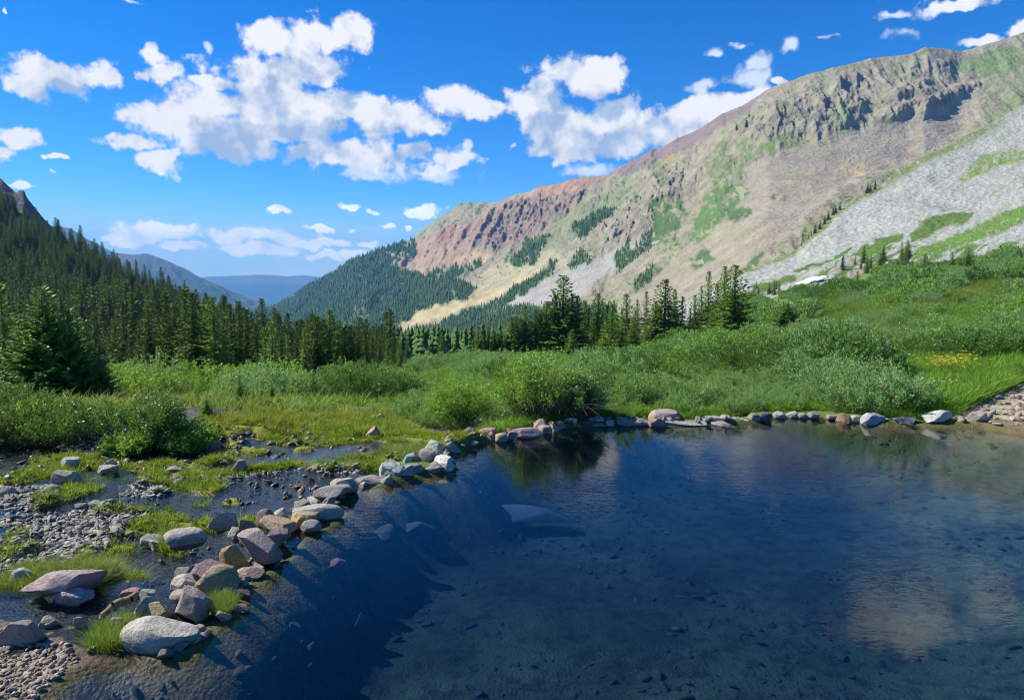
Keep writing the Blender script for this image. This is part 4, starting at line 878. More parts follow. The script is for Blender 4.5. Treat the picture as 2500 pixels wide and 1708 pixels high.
def scatter(name, pts, rot, scl, protos, label=None, kind='stuff', idx=None):
    me=bpy.data.meshes.new(name); n=len(pts); me.vertices.add(n); me.vertices.foreach_set('co',np.ascontiguousarray(pts,np.float32).ravel())
    a=me.attributes.new('rot','FLOAT_VECTOR','POINT'); a.data.foreach_set('vector',np.ascontiguousarray(rot,np.float32).ravel())
    a=me.attributes.new('scl','FLOAT_VECTOR','POINT'); a.data.foreach_set('vector',np.ascontiguousarray(scl,np.float32).ravel())
    if idx is None: idx=np.random.RandomState(len(pts)).randint(0,len(protos),n)
    a=me.attributes.new('idx','INT','POINT'); a.data.foreach_set('value',np.ascontiguousarray(idx,np.int32))
    o=link(name,me,kind=kind,label=label)
    g=bpy.data.node_groups.new(name,'GeometryNodeTree'); g.interface.new_socket('Geometry',in_out='INPUT',socket_type='NodeSocketGeometry'); g.interface.new_socket('Geometry',in_out='OUTPUT',socket_type='NodeSocketGeometry')
    gi=g.nodes.new('NodeGroupInput'); go=g.nodes.new('NodeGroupOutput'); ip=g.nodes.new('GeometryNodeInstanceOnPoints'); mp=g.nodes.new('GeometryNodeMeshToPoints')
    ci=g.nodes.new('GeometryNodeCollectionInfo'); col=bpy.data.collections.new(name+'_source')
    for k,pm in enumerate(protos):
        po=bpy.data.objects.new('%s_source_%02d'%(name,k),pm); col.objects.link(po)
    ci.inputs['Collection'].default_value=col; ci.inputs['Separate Children'].default_value=True; ci.inputs['Reset Children'].default_value=True
    def na(nm,tp):
        q=g.nodes.new('GeometryNodeInputNamedAttribute'); q.data_type=tp; q.inputs[0].default_value=nm; return q.outputs[0]
    er=g.nodes.new('FunctionNodeEulerToRotation'); g.links.new(na('rot','FLOAT_VECTOR'),er.inputs[0])
    L=g.links.new; L(gi.outputs[0],mp.inputs['Mesh']); L(mp.outputs[0],ip.inputs['Points']); L(ci.outputs[0],ip.inputs['Instance']); ip.inputs['Pick Instance'].default_value=True
    L(na('idx','INT'),ip.inputs['Instance Index']); L(er.outputs[0],ip.inputs['Rotation']); L(na('scl','FLOAT_VECTOR'),ip.inputs['Scale']); L(ip.outputs[0],go.inputs[0])
    md=o.modifiers.new('scatter','NODES'); md.node_group=g; return o
def rand_pts(x0,x1,y0,y1,n,rs): return rs.uniform(x0,x1,n),rs.uniform(y0,y1,n)

# ---- prototypes
def willow_proto(seed, nl, R, H, L, Wd, mat=None):
    rs=np.random.RandomState(seed); 
    # leaves gather on stems that fan out of the base
    ns=max(18,nl//45); th=rs.uniform(0,2*pi,ns); rr=R*np.sqrt(rs.uniform(0,1,ns)); tipz=H*np.sqrt(np.clip(1-(rr/R)**2*0.75,0.1,1))*rs.uniform(0.75,1.12,ns)
    tip=np.stack([rr*np.cos(th),rr*np.sin(th),tipz],1); base=np.stack([rr*np.cos(th)*0.25,rr*np.sin(th)*0.25,0*rr],1)
    k=rs.randint(0,ns,nl); t=1-rs.uniform(0,1,nl)**1.6*0.75; P=base[k]+(tip[k]-base[k])*t[:,None]; P+=rs.normal(size=(nl,3))*np.array([R*0.09,R*0.09,H*0.05])*(0.4+1.0*(1-t))[:,None]
    d=(tip-base)[k]/H+rs.normal(size=(nl,3))*0.75; d[:,2]+=0.35
    V,F=leaves_at(P,L,Wd,rs,dirs=d); mi=np.zeros(len(F),int)
    st=[]
    for q in range(0,ns,2): v,f=tube(base[q],base[q]+(tip[q]-base[q])*0.9,R*0.012,R*0.004,3); st.append((v,f))
    v2,f2=join_parts(st); mi=np.concatenate([mi,np.ones(len(f2),int)])
    return mesh_from('willow_shrub',np.concatenate([V,v2]),np.concatenate([F,f2+len(V)]),[mat or M_willow,M_stem],smooth_f=False,midx=mi)
def tuft_proto(seed, nb, R, H, mat, wb=0.006, lean=0.5):
    rs=np.random.RandomState(seed); th=rs.uniform(0,2*pi,nb); r=R*np.sqrt(rs.uniform(0,1,nb)); b=np.stack([r*np.cos(th),r*np.sin(th),-0.01+0*r],1)
    d=np.stack([np.cos(th)*lean*rs.uniform(0,1,nb),np.sin(th)*lean*rs.uniform(0,1,nb),np.ones(nb)],1)+rs.normal(size=(nb,3))*0.3
    h=H*(0.25+0.85*rs.uniform(0,1,nb)**1.3)[:,None]; s=np.stack([-np.sin(th+rs.uniform(-1,1,nb)),np.cos(th+rs.uniform(-1,1,nb)),0*th],1)*wb
    m=b+d*h*0.6; t=b+d*h*np.array([1.5,1.5,1.0])
    V=np.stack([b-s,b+s,m+s*0.7,t,m-s*0.7],1).reshape(-1,3); i=np.arange(nb)[:,None]*5
    F=np.concatenate([i+np.array([[0,1,2,4]]),i+np.array([[4,2,3,3]])]);
    # degenerate quads are avoided: build tip as narrow quad
    V=np.stack([b-s,b+s,m+s*0.7,m-s*0.7,t+s*0.1,t-s*0.1],1).reshape(-1,3); i=np.arange(nb)[:,None]*6
    F=np.concatenate([i+np.array([[0,1,2,3]]),i+np.array([[3,2,4,5]])])
    return mesh_from('tuft',V,F,[mat],smooth_f=False)
def conifer(seed, H, R, whorl, nbr, mat, twig=1.0, low=0.04, ragged=0.25, upturn=0.0, gap=0.0):
    """returns crown mesh and trunk mesh of a spruce or fir"""
    rs=np.random.RandomState(seed); Pv=[]; Dv=[]; Lv=[]; st=[]
    n=0
    for w_ in range(whorl):
        f=(w_+0.5)/whorl; z=H*(low+(1-low)*f**0.92); prof=(1-f)**0.92*R*(0.75+0.25*min(1,f*6+0.3))*1.08
        side=rs.uniform(0,2*pi) ; kb=max(3,int(nbr*(1-f*0.55)))
        for b in range(kb):
            if rs.rand()<gap: continue
            a=side+2*pi*b/kb+rs.normal()*0.25; Lb=prof*rs.uniform(1-ragged*1.6,1+ragged)+0.006*H; dr=-0.42+0.75*f+rs.normal()*0.08+upturn
            dirb=np.array([cos(a),sin(a),dr]); m=max(3,int(Lb/(0.02*H*twig)))
            s=np.linspace(0.12,1.0,m); pos=np.array([0,0,z])+dirb[None]*(s*Lb)[:,None]; pos[:,2]+= (s**2)*Lb*0.22-s*Lb*0.05
            side_v=np.array([-sin(a),cos(a),0.0])
            tl=(0.30*Lb*(1.05-s)+0.010*H+0.012*H*(1-f))
            for sg in (-1,1):
                d=dirb[None]*0.75+side_v[None]*sg*rs.uniform(0.55,1.0,m)[:,None]+np.stack([0*s,0*s,rs.uniform(-0.28,0.12,m)],1)
                Pv.append(pos+rs.normal(size=pos.shape)*0.004*H); Dv.append(d); Lv.append(tl*rs.uniform(0.7,1.2,m))
            Pv.append(pos[-1:]); Dv.append(dirb[None]+np.array([[0,0,0.2]])); Lv.append(np.array([0.04*H]))
    P=np.concatenate(Pv); D=np.concatenate(Dv); L=np.concatenate(Lv); D/=np.linalg.norm(D,axis=1,keepdims=True)
    up=np.array([0,0,1.0]); s=np.cross(D,up[None]); s/=np.linalg.norm(s,axis=1,keepdims=True)+1e-9
    tilt=rs.normal(size=len(P))[:,None]*0.45; s=s+up[None]*tilt; w_=(np.clip(0.30*L,0.010*H,0.03*H)*0.9)[:,None]; l=L[:,None]
    a=P; b=P+D*l*0.35+s*w_; c=P+D*l; d=P+D*l*0.35-s*w_
    hang=P+D*l*0.5-up[None]*w_*1.5                      # short drooping fringe gives each bough thickness
    V=np.stack([a,b,c,d],1).reshape(-1,3); F=np.arange(4*len(P)).reshape(-1,4)
    V2=np.stack([a,P+D*l*0.7,hang,P+D*l*0.15-up[None]*w_*0.8],1).reshape(-1,3); F2=np.arange(4*len(P)).reshape(-1,4)+len(V)
    # leader
    tv,tf=leaves_at(np.array([[0,0,H*0.965]]*6),0.032*H,0.006*H,rs,dirs=np.array([[0.05,0,1],[0,0.05,1],[-.05,0,1],[.6,0,1],[-.5,.3,1],[0,-.6,1.]])); 
    V=np.concatenate([V,V2,tv]); F=np.concatenate([F,F2,tf+len(V)-len(tv)])
    crown=mesh_from('crown',V,F,[mat],smooth_f=False)
    tp=[tube((0,0,-0.05*H),(0,0,H*0.5),H*0.016,H*0.010,7),tube((0,0,H*0.5),(0,0,H*0.97),H*0.010,H*0.002,6)]
    tv,tf=join_parts(tp); trunk=mesh_from('trunk',tv,tf,[M_bark])
    return crown,trunk
def snag_proto(seed,H,nb,needle=0.0):
    rs=np.random.RandomState(seed); tp=[tube((0,0,-0.05*H),(H*0.01,0,H*0.55),H*0.016,H*0.009,7),tube((H*0.01,0,H*0.55),(0,0,H),H*0.009,H*0.0015,6)]; br=[]
    for i in range(nb):
        z=H*rs.uniform(0.12,0.93); a=rs.uniform(0,2*pi); L=H*0.13*(1.05-z/H)*rs.uniform(0.4,1.2); e=np.array([cos(a)*L,sin(a)*L,z+L*rs.uniform(-0.5,0.15)])
        br.append(tube((0,0,z),e,H*0.0028,H*0.001,3))
    v,f=join_parts(tp); tr=mesh_from('trunk',v,f,[M_snag]); v,f=join_parts(br); return mesh_from('branches',v,f,[M_snag]),tr
CON=[conifer(11,1,0.17,44,7,M_needle),conifer(12,1,0.14,46,7,M_needle,ragged=0.35),conifer(13,1,0.20,42,7,M_needle,low=0.02),conifer(14,1,0.15,40,6,M_needle_l,ragged=0.4,gap=0.18,low=0.10),conifer(15,1,0.22,38,8,M_needle_l,low=0.01),conifer(16,1,0.13,44,6,M_needle,gap=0.12,low=0.08,ragged=0.3)]
M_bright=leaf_mat('needles_fresh',(0.085,0.19,0.03),(0.17,0.30,0.045),(0.13,0.25,0.04),0.55,0.2,0.3)
CONL=[conifer(11,1,0.19,40,7,M_needle_l),conifer(12,1,0.16,40,7,M_needle_l,ragged=0.35),conifer(13,1,0.21,40,7,M_needle_l,low=0.02)]
FAT=conifer(21,1,0.36,40,9,M_bright,twig=0.75,low=0.01,upturn=0.18,ragged=0.2); FAT2=conifer(22,1,0.32,40,9,M_bright,twig=0.75,low=0.01,upturn=0.16,ragged=0.3)
DEADRED=conifer(31,1,0.15,26,5,M_deadneedle,gap=0.35,ragged=0.4,low=0.15)
SNAG=[snag_proto(41,1,90),snag_proto(42,1,50)]
def tree(name,x,y,z,h,proto,wid=1.0,label=None,group=None,cat='tree',rz=None,parts=True,pn=('crown','trunk')):
    o=bpy.data.objects.new(name,None); o.empty_display_size=0.3; C.objects.link(o); o.location=(x,y,z); o.scale=(h*wid,h*wid,h); o.rotation_euler=(0,0,rng.uniform(0,6.28) if rz is None else rz)
    o['label']=label; o['category']=cat
    if group: o['group']=group
    for me,nm in zip(proto,pn):
        c=bpy.data.objects.new(nm,me); C.objects.link(c); c.parent=o
    return o
# surface height of the left hillside sheet by ray from the viewer's side is only used to choose spots; trees stand on the real surface
def sheet_point(sh,u,t,disp=None):
    x,y,z,v=sh.base(np.array([float(u)]),np.array([float(t)]))
    if disp is not None:
        dx,dy,dz=disp(x,y,z,np.array([float(u)]),v,np.array([float(t)])); x=x+dx; y=y+dy; z=z+dz
    return float(x[0]),float(y[0]),float(z[0])
# ---- countable conifers placed one by one: x, top, base (displayed px), width factor, prototype, label
CT=[
(1085,703,787,1.0,0,'dark spruce standing apart at the left of the middle grove'),(1104,752,792,0.9,'red','small dead fir with rust-red needles'),(1132,707,768,1.35,4,'broad bright spruce behind the rust-red dead fir'),
(1172,700,796,1.25,2,'spruce between the broad bright one and the dense grove'),(1192,668,788,0.9,1,'tall slim spruce just left of the dense grove'),(1216,682,792,1.0,0,'spruce at the left flank of the dense grove'),
(1240,665,792,0.95,1,'second spruce into the dense grove from the left'),(1260,640,780,0.95,5,'slim spruce at the back of the dense grove'),(1277,614,796,1.15,0,'tallest spruce of the dense middle grove'),(1299,650,790,0.9,1,'spruce right behind the tallest one'),(1310,636,770,0.8,5,'slim spruce between tallest spruce and pale-trunked one'),
(1297,748,826,1.1,2,'low dark fir in front of the dense grove'),(1326,682,800,0.8,3,'half-bare fir with a long pale trunk'),(1356,645,785,1.0,1,'dark spruce right of the pale-trunked fir'),(1345,720,810,0.9,0,'short fir at the foot of the dark spruce'),
(1388,690,822,1.1,3,'thin ragged fir with pale trunk and dead lower boughs'),(1372,730,815,0.9,2,'short dark fir left of the ragged one'),(1410,742,815,1.0,0,'short dark fir right of the ragged one'),(1440,705,790,0.7,3,'thin sparse fir in the gap before the broad spruce'),
(1465,662,770,0.9,3,'open-crowned fir with visible trunk left of the broad spruce'),(1508,603,748,1.25,2,'big broad spruce right of the gap'),(1486,660,760,0.9,1,'spruce leaning against the left of the big broad spruce'),(1530,660,750,0.9,0,'spruce at the right flank of the big broad spruce'),(1548,636,735,0.75,3,'thin sparse fir against the pale scree'),
(1465,740,802,0.9,3,'small sparse fir among willows below the open-crowned fir'),(1590,650,745,0.9,3,'yellowish fir in the right-hand group'),(1606,618,742,1.0,3,'tall yellowish fir in the right-hand group'),(1625,645,745,0.8,5,'slim fir between the two tallest of the right-hand group'),(1641,606,745,0.75,1,'slim pointed spruce left of the rightmost tall one'),(1664,604,768,1.15,2,'tall dense spruce at the right end of the trees'),(1640,745,790,1.2,4,'low bright fir at the foot of the right-hand group'),(1565,700,765,0.8,3,'small pale fir left of the right-hand group'),(1530,745,805,1.0,4,'small fir poking out of willows below the gap'),
(1785,690,757,1.9,15,'short broad bushy fir alone among the willows'),(1003,755,822,0.95,0,'small spruce alone in the pale meadow'),(908,785,852,1.0,1,'small spruce left of the meadow, near the forest edge'),(973,752,800,0.9,1,'small distant spruce left of the lone meadow spruce'),(1055,748,786,0.9,5,'tiny spruce at the meadow crest'),(545,850,914,1.0,0,'small young spruce on the green bank below the forest'),(617,868,915,1.0,2,'tiny spruce by the forest edge above the green bank'),(470,905,945,1.6,4,'low dark fir bush on the stream meadow'),
(1108,722,800,1.0,1,'slim spruce beside the rust-red dead fir'),(1122,735,796,1.1,2,'short broad spruce right of the rust-red dead fir'),(1160,690,785,0.9,0,'tall narrow spruce at the back, left of the dense grove'),(1184,712,800,1.0,2,'short dark spruce in front of the tall slim one'),(1420,668,790,0.9,0,'dark spruce filling the gap right of the thin ragged fir'),(1435,720,800,1.0,2,'short broad spruce in the gap before the big broad spruce'),(1445,680,775,0.8,1,'slim spruce in the gap, close to the open-crowned fir'),(1575,670,758,0.9,1,'slim dark spruce left of the tallest yellowish firs'),(1378,668,780,0.8,1,'slim spruce at the back, right of the dark spruce'),(1228,690,800,0.9,1,'dark spruce in the near left of the dense grove'),(1252,700,805,1.0,0,'front spruce of the dense grove, left of the low dark fir'),(1288,680,800,1.0,1,'spruce filling the middle of the dense grove'),(1335,700,800,0.8,5,'slim spruce tucked behind the pale-trunked fir'),(1400,735,818,0.9,2,'young fir before the thin ragged one'),(1150,735,790,0.9,4,'short spruce between the broad bright one and the next'),(1205,715,798,0.9,4,'short bright fir at the left edge of the dense grove'),(1490,690,765,0.9,2,'dark fir at the foot of the big broad spruce'),(1615,690,755,0.9,3,'ragged fir low in the right-hand group'),(1944,616,670,1.2,0,'dark spruce standing above the upper willows'),(2097,573,618,1.6,2,'dense dark spruce on the upper slope'),(2125,585,612,1.3,4,'small spruce next to the dense dark one on the upper slope'),(2160,562,606,1.0,0,'slim spruce on the upper slope'),(2196,550,598,1.4,2,'double-topped spruce on the upper slope'),(2180,572,600,1.2,1,'small spruce touching the double-topped one'),(2255,560,592,1.2,0,'small spruce near the right edge of the upper slope'),(2290,570,596,1.8,4,'low spruce clump near the right edge of the upper slope'),(2310,572,597,1.6,4,'low spruce clump at the right edge of the picture'),
]
for (x,yt_,yb,wf,pk,lab) in CT:
    X,Y,Z=ray_ground(x*DS,yb*DS)
    if Y>150 and x<1700: Y=95.0; s_,t_=pix_to_sz(x*DS,yb*DS); X=s_*Y; Z=float(ground_smooth(np.array([X]),np.array([Y]))[0])
    h=(yb-yt_)*DS*Y/F_PX*1.02
    pr=DEADRED if pk=='red' else (FAT if pk==15 else (CONL+CON[3:])[pk])
    wbase=1.45 if yt_>500 and pk not in(15,) and Y<110 else 1.1
    if x>2080:
        Y=min(Y,165); s_,t_=pix_to_sz(x*DS,yb*DS); X=s_*Y; Z=float(ground_smooth(np.array([X]),np.array([Y]))[0]); h=(yb-yt_)*DS*Y/F_PX*1.15
    tree('fir_tree' if pk in(3,4,'red',15) else 'spruce_tree',X,Y,Z-0.05*h,h*1.04,pr,wf*wbase,lab,'conifers standing in the meadow')
for (x,yt_,yb,pk,lab) in [(648,815,890,0,'bare grey dead tree at the edge of the left forest'),(1556,765,805,1,'thin bare pole of a dead tree among the willows'),(612,800,870,1,'grey snag left of the bare dead tree'),(862,772,856,0,'bleached snag at the right end of the left forest'),(1423,690,760,1,'bare dead trunk in the middle grove')]:
    X,Y,Z=ray_ground(x*DS,yb*DS); h=(yb-yt_)*DS*Y/F_PX
    tree('dead_tree',X,Y,Z,h,SNAG[pk],1.2,lab,'bare dead trees',pn=('branches','trunk'))
# big spruces at the left bank
for (x,yt_,yb,wf,pr,lab) in [(118,650,1000,1.2,FAT,'big bright-tipped spruce by the stream, tallest of three'),(175,700,1000,1.0,FAT2,'dark spruce right behind the big bright-tipped one'),(238,800,1008,1.25,FAT2,'lower dark spruce at the right of the big one'),(60,840,990,1.0,FAT2,'short spruce at the left foot of the big one')]:
    s,t=pix_to_sz(x*DS,yb*DS); Y=15.0; Z=float(ground_smooth(np.array([s*Y]),np.array([Y]))[0]); _,tt=pix_to_sz(x*DS,yt_*DS); h=(CAM_H+tt*Y)-Z
    tree('spruce_tree',s*Y,Y,Z-0.03,h,pr,wf,lab,'large spruces at the left bank')
# front row of the left forest
rsF=np.random.RandomState(77)
FR=[(20,640,905),(60,690,900),(300,762,858),(322,735,862),(345,690,866),(365,800,850),(385,660,868),(405,690,870),(428,655,872),(446,662,876),(470,690,876),(492,672,878),(512,740,872),(530,688,868),(548,690,866),(566,700,862),(585,730,866),(604,742,868),(622,728,888),(640,752,884),(656,760,880),(676,760,872),(694,742,874),(712,708,868),(722,716,872),(740,722,866),(752,700,870),(768,735,866),(784,742,868),(800,735,868),(815,748,866),(830,742,864),(846,760,862),(862,765,860),(880,770,850),(893,765,845),(906,762,835),(925,765,825),(940,760,820),(280,800,850),(950,775,815),(990,775,800)]
ZN=[(100,'behind the big bank spruces'),(330,'above the dark bushes'),(372,'by the small clearing'),(412,'just right of the clearing'),(450,'at the broad middle clump'),(500,'right of the broad middle clump'),(552,'above the green bank'),(610,'left of the grey snag'),(660,'beside the bare dead tree'),(700,'right of the bare dead tree'),(745,'where the row starts to drop'),(790,'in the pale-trunked stand'),(835,'in the last tall stand'),(870,'beside the bleached snag'),(915,'past the bleached snag'),(2000,'by the open meadow edge')]
seen_l={}
def front_label(x,h):
    zn=next(z_ for lim,z_ in ZN if x<lim); size='tallest' if h>190 else 'tall' if h>165 else 'middling' if h>135 else 'shorter' if h>105 else 'small'
    l='%s front-row forest spruce %s'%(size,zn); return l
for i,(x,a,b) in enumerate(FR):
    X,Y,Z=ray_ground(x*DS,b*DS); h=(b-a)*DS*Y/F_PX
    tree('spruce_tree',X,Y,Z-0.04*h,h*1.04,CON[rsF.choice([0,1,2,5,3,1])],rsF.uniform(0.95,1.35),front_label(x,b-a),'spruces in the front row of the left forest')
# trees up the hillside: nearest ones individually, the rest as one wood
cand=[]
rs=np.random.RandomState(303)
tries=0
while len(cand)<2000 and tries<60000:
    tries+=1; u=rs.uniform(-120,890)*DS; t=rs.uniform(-0.04,1.0)
    x,y,z,v=SH_A.base(np.array([u]),np.array([t])); 
    # even spacing on the ground: accept in proportion to depth
    if rs.rand()>(y[0]/430)**1.1: continue
    cand.append((float(x[0]),float(y[0]),float(z[0]),u,t))
cell={}; keep=[]
for c_ in cand:
    k=(int(c_[0]//3.2),int(c_[1]//3.2))
    if k in cell: continue
    cell[k]=1; keep.append(c_)
xs=np.array([k[0] for k in keep]); ys=np.array([k[1] for k in keep]); zs=np.array([k[2] for k in keep]); us=np.array([k[3] for k in keep]); ts=np.array([k[4] for k in keep])
dA=dispA(xs,ys,zs,us,0*us,ts); zs=zs+dA[2]
clear=poly_sd(us/DS,np.array([0]*len(us))+0.0,[(0,0),(1,0),(0,1)])
hs=(6.5+10*rs.beta(1.6,1.8,len(xs)))*np.where(us>560*DS,0.9,1.0)*np.where(ts>0.8,0.8,1)*np.where(ys<130,0.72,1)
order=np.argsort(ys/hs)
NI=195
def wood_label(x,t,h,w_):
    a='tall' if h>11 else 'middle-sized' if h>8.6 else 'short'; b='slim' if w_<1.03 else 'broad' if w_>1.17 else 'even-shaped'
    c='at the foot of the left wood' if t<0.12 else 'a little way up the left wood' if t<0.3 else 'midway up the left wood' if t<0.6 else 'high in the left wood'
    d='behind the big bank spruces' if x<150 else 'above the dark bushes' if x<300 else 'above the small clearing' if x<420 else 'behind the broad middle clump' if x<520 else 'left of the grey snag' if x<620 else 'behind the bare dead tree' if x<720 else 'towards the right end'
    return '%s %s spruce %s, %s'%(a,b,c,d)
for r_,q in enumerate(order):
    if r_<NI:
        wf_=rs.uniform(0.9,1.3)
        tree('spruce_tree',xs[q],ys[q],zs[q]-0.3,hs[q],CON[rs.choice([0,1,2,5,1])],wf_,wood_label(us[q]/DS,ts[q],hs[q],wf_),'spruces of the dense forest on the left slope')
# light prototypes for far woods
def low_conifer(seed, mat):
    rs=np.random.RandomState(seed); V=[];F=[];o=0
    nt=9
    for k in range(nt):
        f=k/nt; z0=0.05+0.93*f; r=0.17*(1-f)**0.8*rs.uniform(0.85,1.15)+0.01; n=9
        th=np.arange(n)/n*2*pi+rs.uniform(0,1); rr=r*rs.uniform(0.6,1.25,n)
        ring=np.stack([np.cos(th)*rr,np.sin(th)*rr,z0-0.03+rs.normal(size=n)*0.012],1); top=np.array([[0,0,z0+0.16*(1-f*0.3)]])
        v=np.concatenate([ring,top]); i=np.arange(n); f_=np.stack([i,(i+1)%n,np.full(n,n)],1); V.append(v); F.append(f_+o); o+=len(v)
    V=np.concatenate(V); F=np.concatenate(F)
    return mesh_from('far_conifer',V,F,[mat],smooth_f=False)
M_farneedle=leaf_mat('far_needles',(0.045,0.10,0.020),(0.08,0.15,0.03),(0.065,0.13,0.028),0.8,0.0,0.1)
LOWC=[low_conifer(s_,M_farneedle) for s_ in (1,2,3,4)]
rest=order[NI:]
if len(rest):
    n=len(rest); sc=np.stack([hs[rest]*1.05,hs[rest]*1.05,hs[rest]],1)
    mid=[p_[0] for p_ in (CON[0],CON[1],CON[5])]
    scatter('far_forest',np.stack([xs[rest],ys[rest],zs[rest]-0.3],1),np.stack([0*xs[rest],0*xs[rest],rs.uniform(0,6.28,n)],1),sc,mid,'dense dark wood covering the upper left hillside')
# wood on the opposite spur and strips, plus trees standing in for the valley shadow
def mountain_trees(n, seed, sizes):
    rs=np.random.RandomState(seed); u=rs.uniform(420,1480,n)*DS; t=rs.uniform(0.0,1.0,n)**0.85
    x,y,z,v=SH_C.base(u,t); dx,dy,dz=dispC(x,y,z,u,v,t); xd,yd=u/DS,v/DS
    mk=masksC(xd,yd,['forest','strip','dark','k1','k3','k4','k6','k7','k8','k9','k10','tan'])
    n1=fbm(xd/30,yd/30,oct=5,seed=71)+0.5*fbm(xd/9,yd/9,oct=4,seed=75)
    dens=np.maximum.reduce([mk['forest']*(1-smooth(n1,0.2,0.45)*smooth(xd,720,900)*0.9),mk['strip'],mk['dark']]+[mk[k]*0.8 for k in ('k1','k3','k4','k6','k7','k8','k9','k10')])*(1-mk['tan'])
    acc=rs.rand(n)<np.clip(dens,0,1)
    return x[acc]+dx[acc],y[acc]+dy[acc],z[acc]+dz[acc],rs,xd[acc]
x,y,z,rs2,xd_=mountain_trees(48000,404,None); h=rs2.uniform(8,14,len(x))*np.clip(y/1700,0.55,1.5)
scatter('mountain_forest',np.stack([x,y,z-1],1),np.stack([0*x,0*x,rs2.uniform(0,6.28,len(x))],1),np.stack([h*1.15,h*1.15,h],1),LOWC,'dark conifer wood on the opposite mountain flank, partly standing in for valley shadow')
# conifers on the crest of the talus and krummholz clumps
tc=[(1820,520),(1835,512),(1850,508),(1862,500),(1872,492),(1880,488),(1890,483),(1842,514),(1896,480),(1975,436),(1986,430),(1968,440),(1905,478)]
for i,(x,yb) in enumerate(tc):
    u=x*DS; rows=SH_B.rows; t=np.linspace(0.3,1,200); xx,yy,zz,vv=SH_B.base(np.full(200,u),t); q=int(np.argmin(np.abs(vv/DS-yb))); X,Y,Z=sheet_point(SH_B,u,t[q],dispB)
    hh=(22 if i not in(0,1,7) else 14)*DS*Y/F_PX
    tree('spruce_tree',X,Y,Z-0.5,hh*(0.8+0.05*(i%6)),CON[i%3],1.2,'small dark spruce on the grassy crest of the pale talus slope','spruces on the talus crest')

# small trees where the willows meet the talus
def on_talus(x,yb):
    t=np.linspace(0.0,1,300); xx,yy,zz,vv=SH_B.base(np.full(300,x*DS),t); q=int(np.argmin(np.abs(vv/DS-yb))); return sheet_point(SH_B,x*DS,t[q],dispB)
rsT=np.random.RandomState(15)
for i in range(26):
    x=rsT.uniform(1905,2070); yb=rsT.uniform(600,640)-(x-1905)*0.10; X,Y,Z=on_talus(x,yb); hh=rsT.uniform(22,44)*DS*Y/F_PX
    tree('fir_tree',X,Y,Z-0.3,hh,(CONL+CON[3:])[rsT.choice([0,1,3,3,5])],rsT.uniform(0.9,1.4),'small yellowish fir in the open stand at the foot of the talus','firs in the open stand below the talus')
for i in range(9):
    x=rsT.uniform(1700,1790); yb=rsT.uniform(655,672); X,Y,Z=on_talus(x,yb); hh=rsT.uniform(16,32)*DS*Y/F_PX
    tree('fir_tree',X,Y,Z-0.3,hh,(CONL+CON[3:])[rsT.choice([0,1,3])],1.1,'small thin fir beside the tall dense spruce at the tree line','thin firs right of the grove')

# wood on the valley floor beyond the meadow
rsv=np.random.RandomState(88); yv=np.sqrt(rsv.uniform(190**2,800**2,16000)); sv=rsv.uniform(-0.30,0.16,16000); xv=sv*yv; kx=rsv.rand(16000)<0.9; xv,yv=xv[kx],yv[kx]; zv=ground_smooth(xv,yv); hv_=rsv.uniform(7,14,len(xv))
scatter('valley_forest',np.stack([xv,yv,zv-0.5],1),np.stack([0*xv,0*xv,rsv.uniform(0,6.28,len(xv))],1),np.stack([hv_*1.15,hv_*1.15,hv_],1),LOWC,'dark conifer wood on the valley floor beyond the meadow')
# ------------------------------------------------------------------ willows, grass, gravel, flowers
rs=np.random.RandomState(909)
WIL=[(900,840),(960,815),(1000,795),(1100,785),(1300,790),(1450,770),(1560,745),(1690,690),(1800,665),(1900,650),(2000,640),(2324,560),(2800,500),(2800,1000),(2420,885),(2300,860),(2240,890),(2160,915),(2090,935),(1900,945),(1700,948),(1500,950),(1350,955),(1200,975),(1040,975),(935,962),(925,930),(900,905),(860,900),(860,870)]
WILL2=[(545,905),(600,915),(700,893),(800,880),(880,868),(920,885),(920,915),(860,935),(760,960),(650,955),(560,930)]
WILL3=[(-100,900),(60,930),(150,985),(250,990),(330,960),(420,985),(470,1005),(440,1030),(330,1035),(220,1025),(130,1030),(-100,1050)]
WILL4=[(270,850),(400,878),(560,890),(560,905),(480,915),(400,900),(280,880)]
FLOW=[(1990,880),(2060,835),(2200,825),(2324,820),(2500,815),(2500,870),(2330,862),(2250,890),(2150,930),(2050,935),(2010,910)]
def veg_sample(n,y0,y1,s0,s1):
    """uniform on the ground inside a wedge"""
    y=np.sqrt(rs.uniform(y0**2,y1**2,n)); s=rs.uniform(s0,s1,n); x=s*y; z=ground_smooth(x,y); u,v=project(x,y,z); return x,y,z,u/DS,v/DS
def off_pool(x,y,m=0.25): return poly_sd(x,y,POOL)<-m
def thin(x,y,d):
    """keep roughly one point per cell"""
    k={}; out_=[]
    for i,(a,b) in enumerate(zip((x//d).astype(int),(y//d).astype(int))):
        if (a,b) not in k: k[(a,b)]=1; out_.append(i)
    return np.array(out_,int)
M_willow_d=leaf_mat('willow_leaf_dark',(0.055,0.15,0.02),(0.10,0.22,0.035),(0.08,0.19,0.03),0.45,0.25,0.4)  # darker leaf copy: left bank's shade put into colour, also clump variety
WN=[willow_proto(51,2300,0.50,0.55,0.046,0.016),willow_proto(52,2300,0.48,0.50,0.044,0.015),willow_proto(53,2100,0.52,0.60,0.048,0.017),willow_proto(54,2300,0.5,0.52,0.046,0.016,M_willow_y),willow_proto(55,2300,0.5,0.6,0.046,0.016,M_willow_d)]
WD=[willow_proto(57,2300,0.50,0.60,0.046,0.018,M_willow_d),willow_proto(58,2300,0.48,0.52,0.044,0.018,M_willow_d),willow_proto(59,2100,0.52,0.66,0.048,0.019,M_willow_d),willow_proto(60,2100,0.5,0.55,0.046,0.018,M_willow_y)]
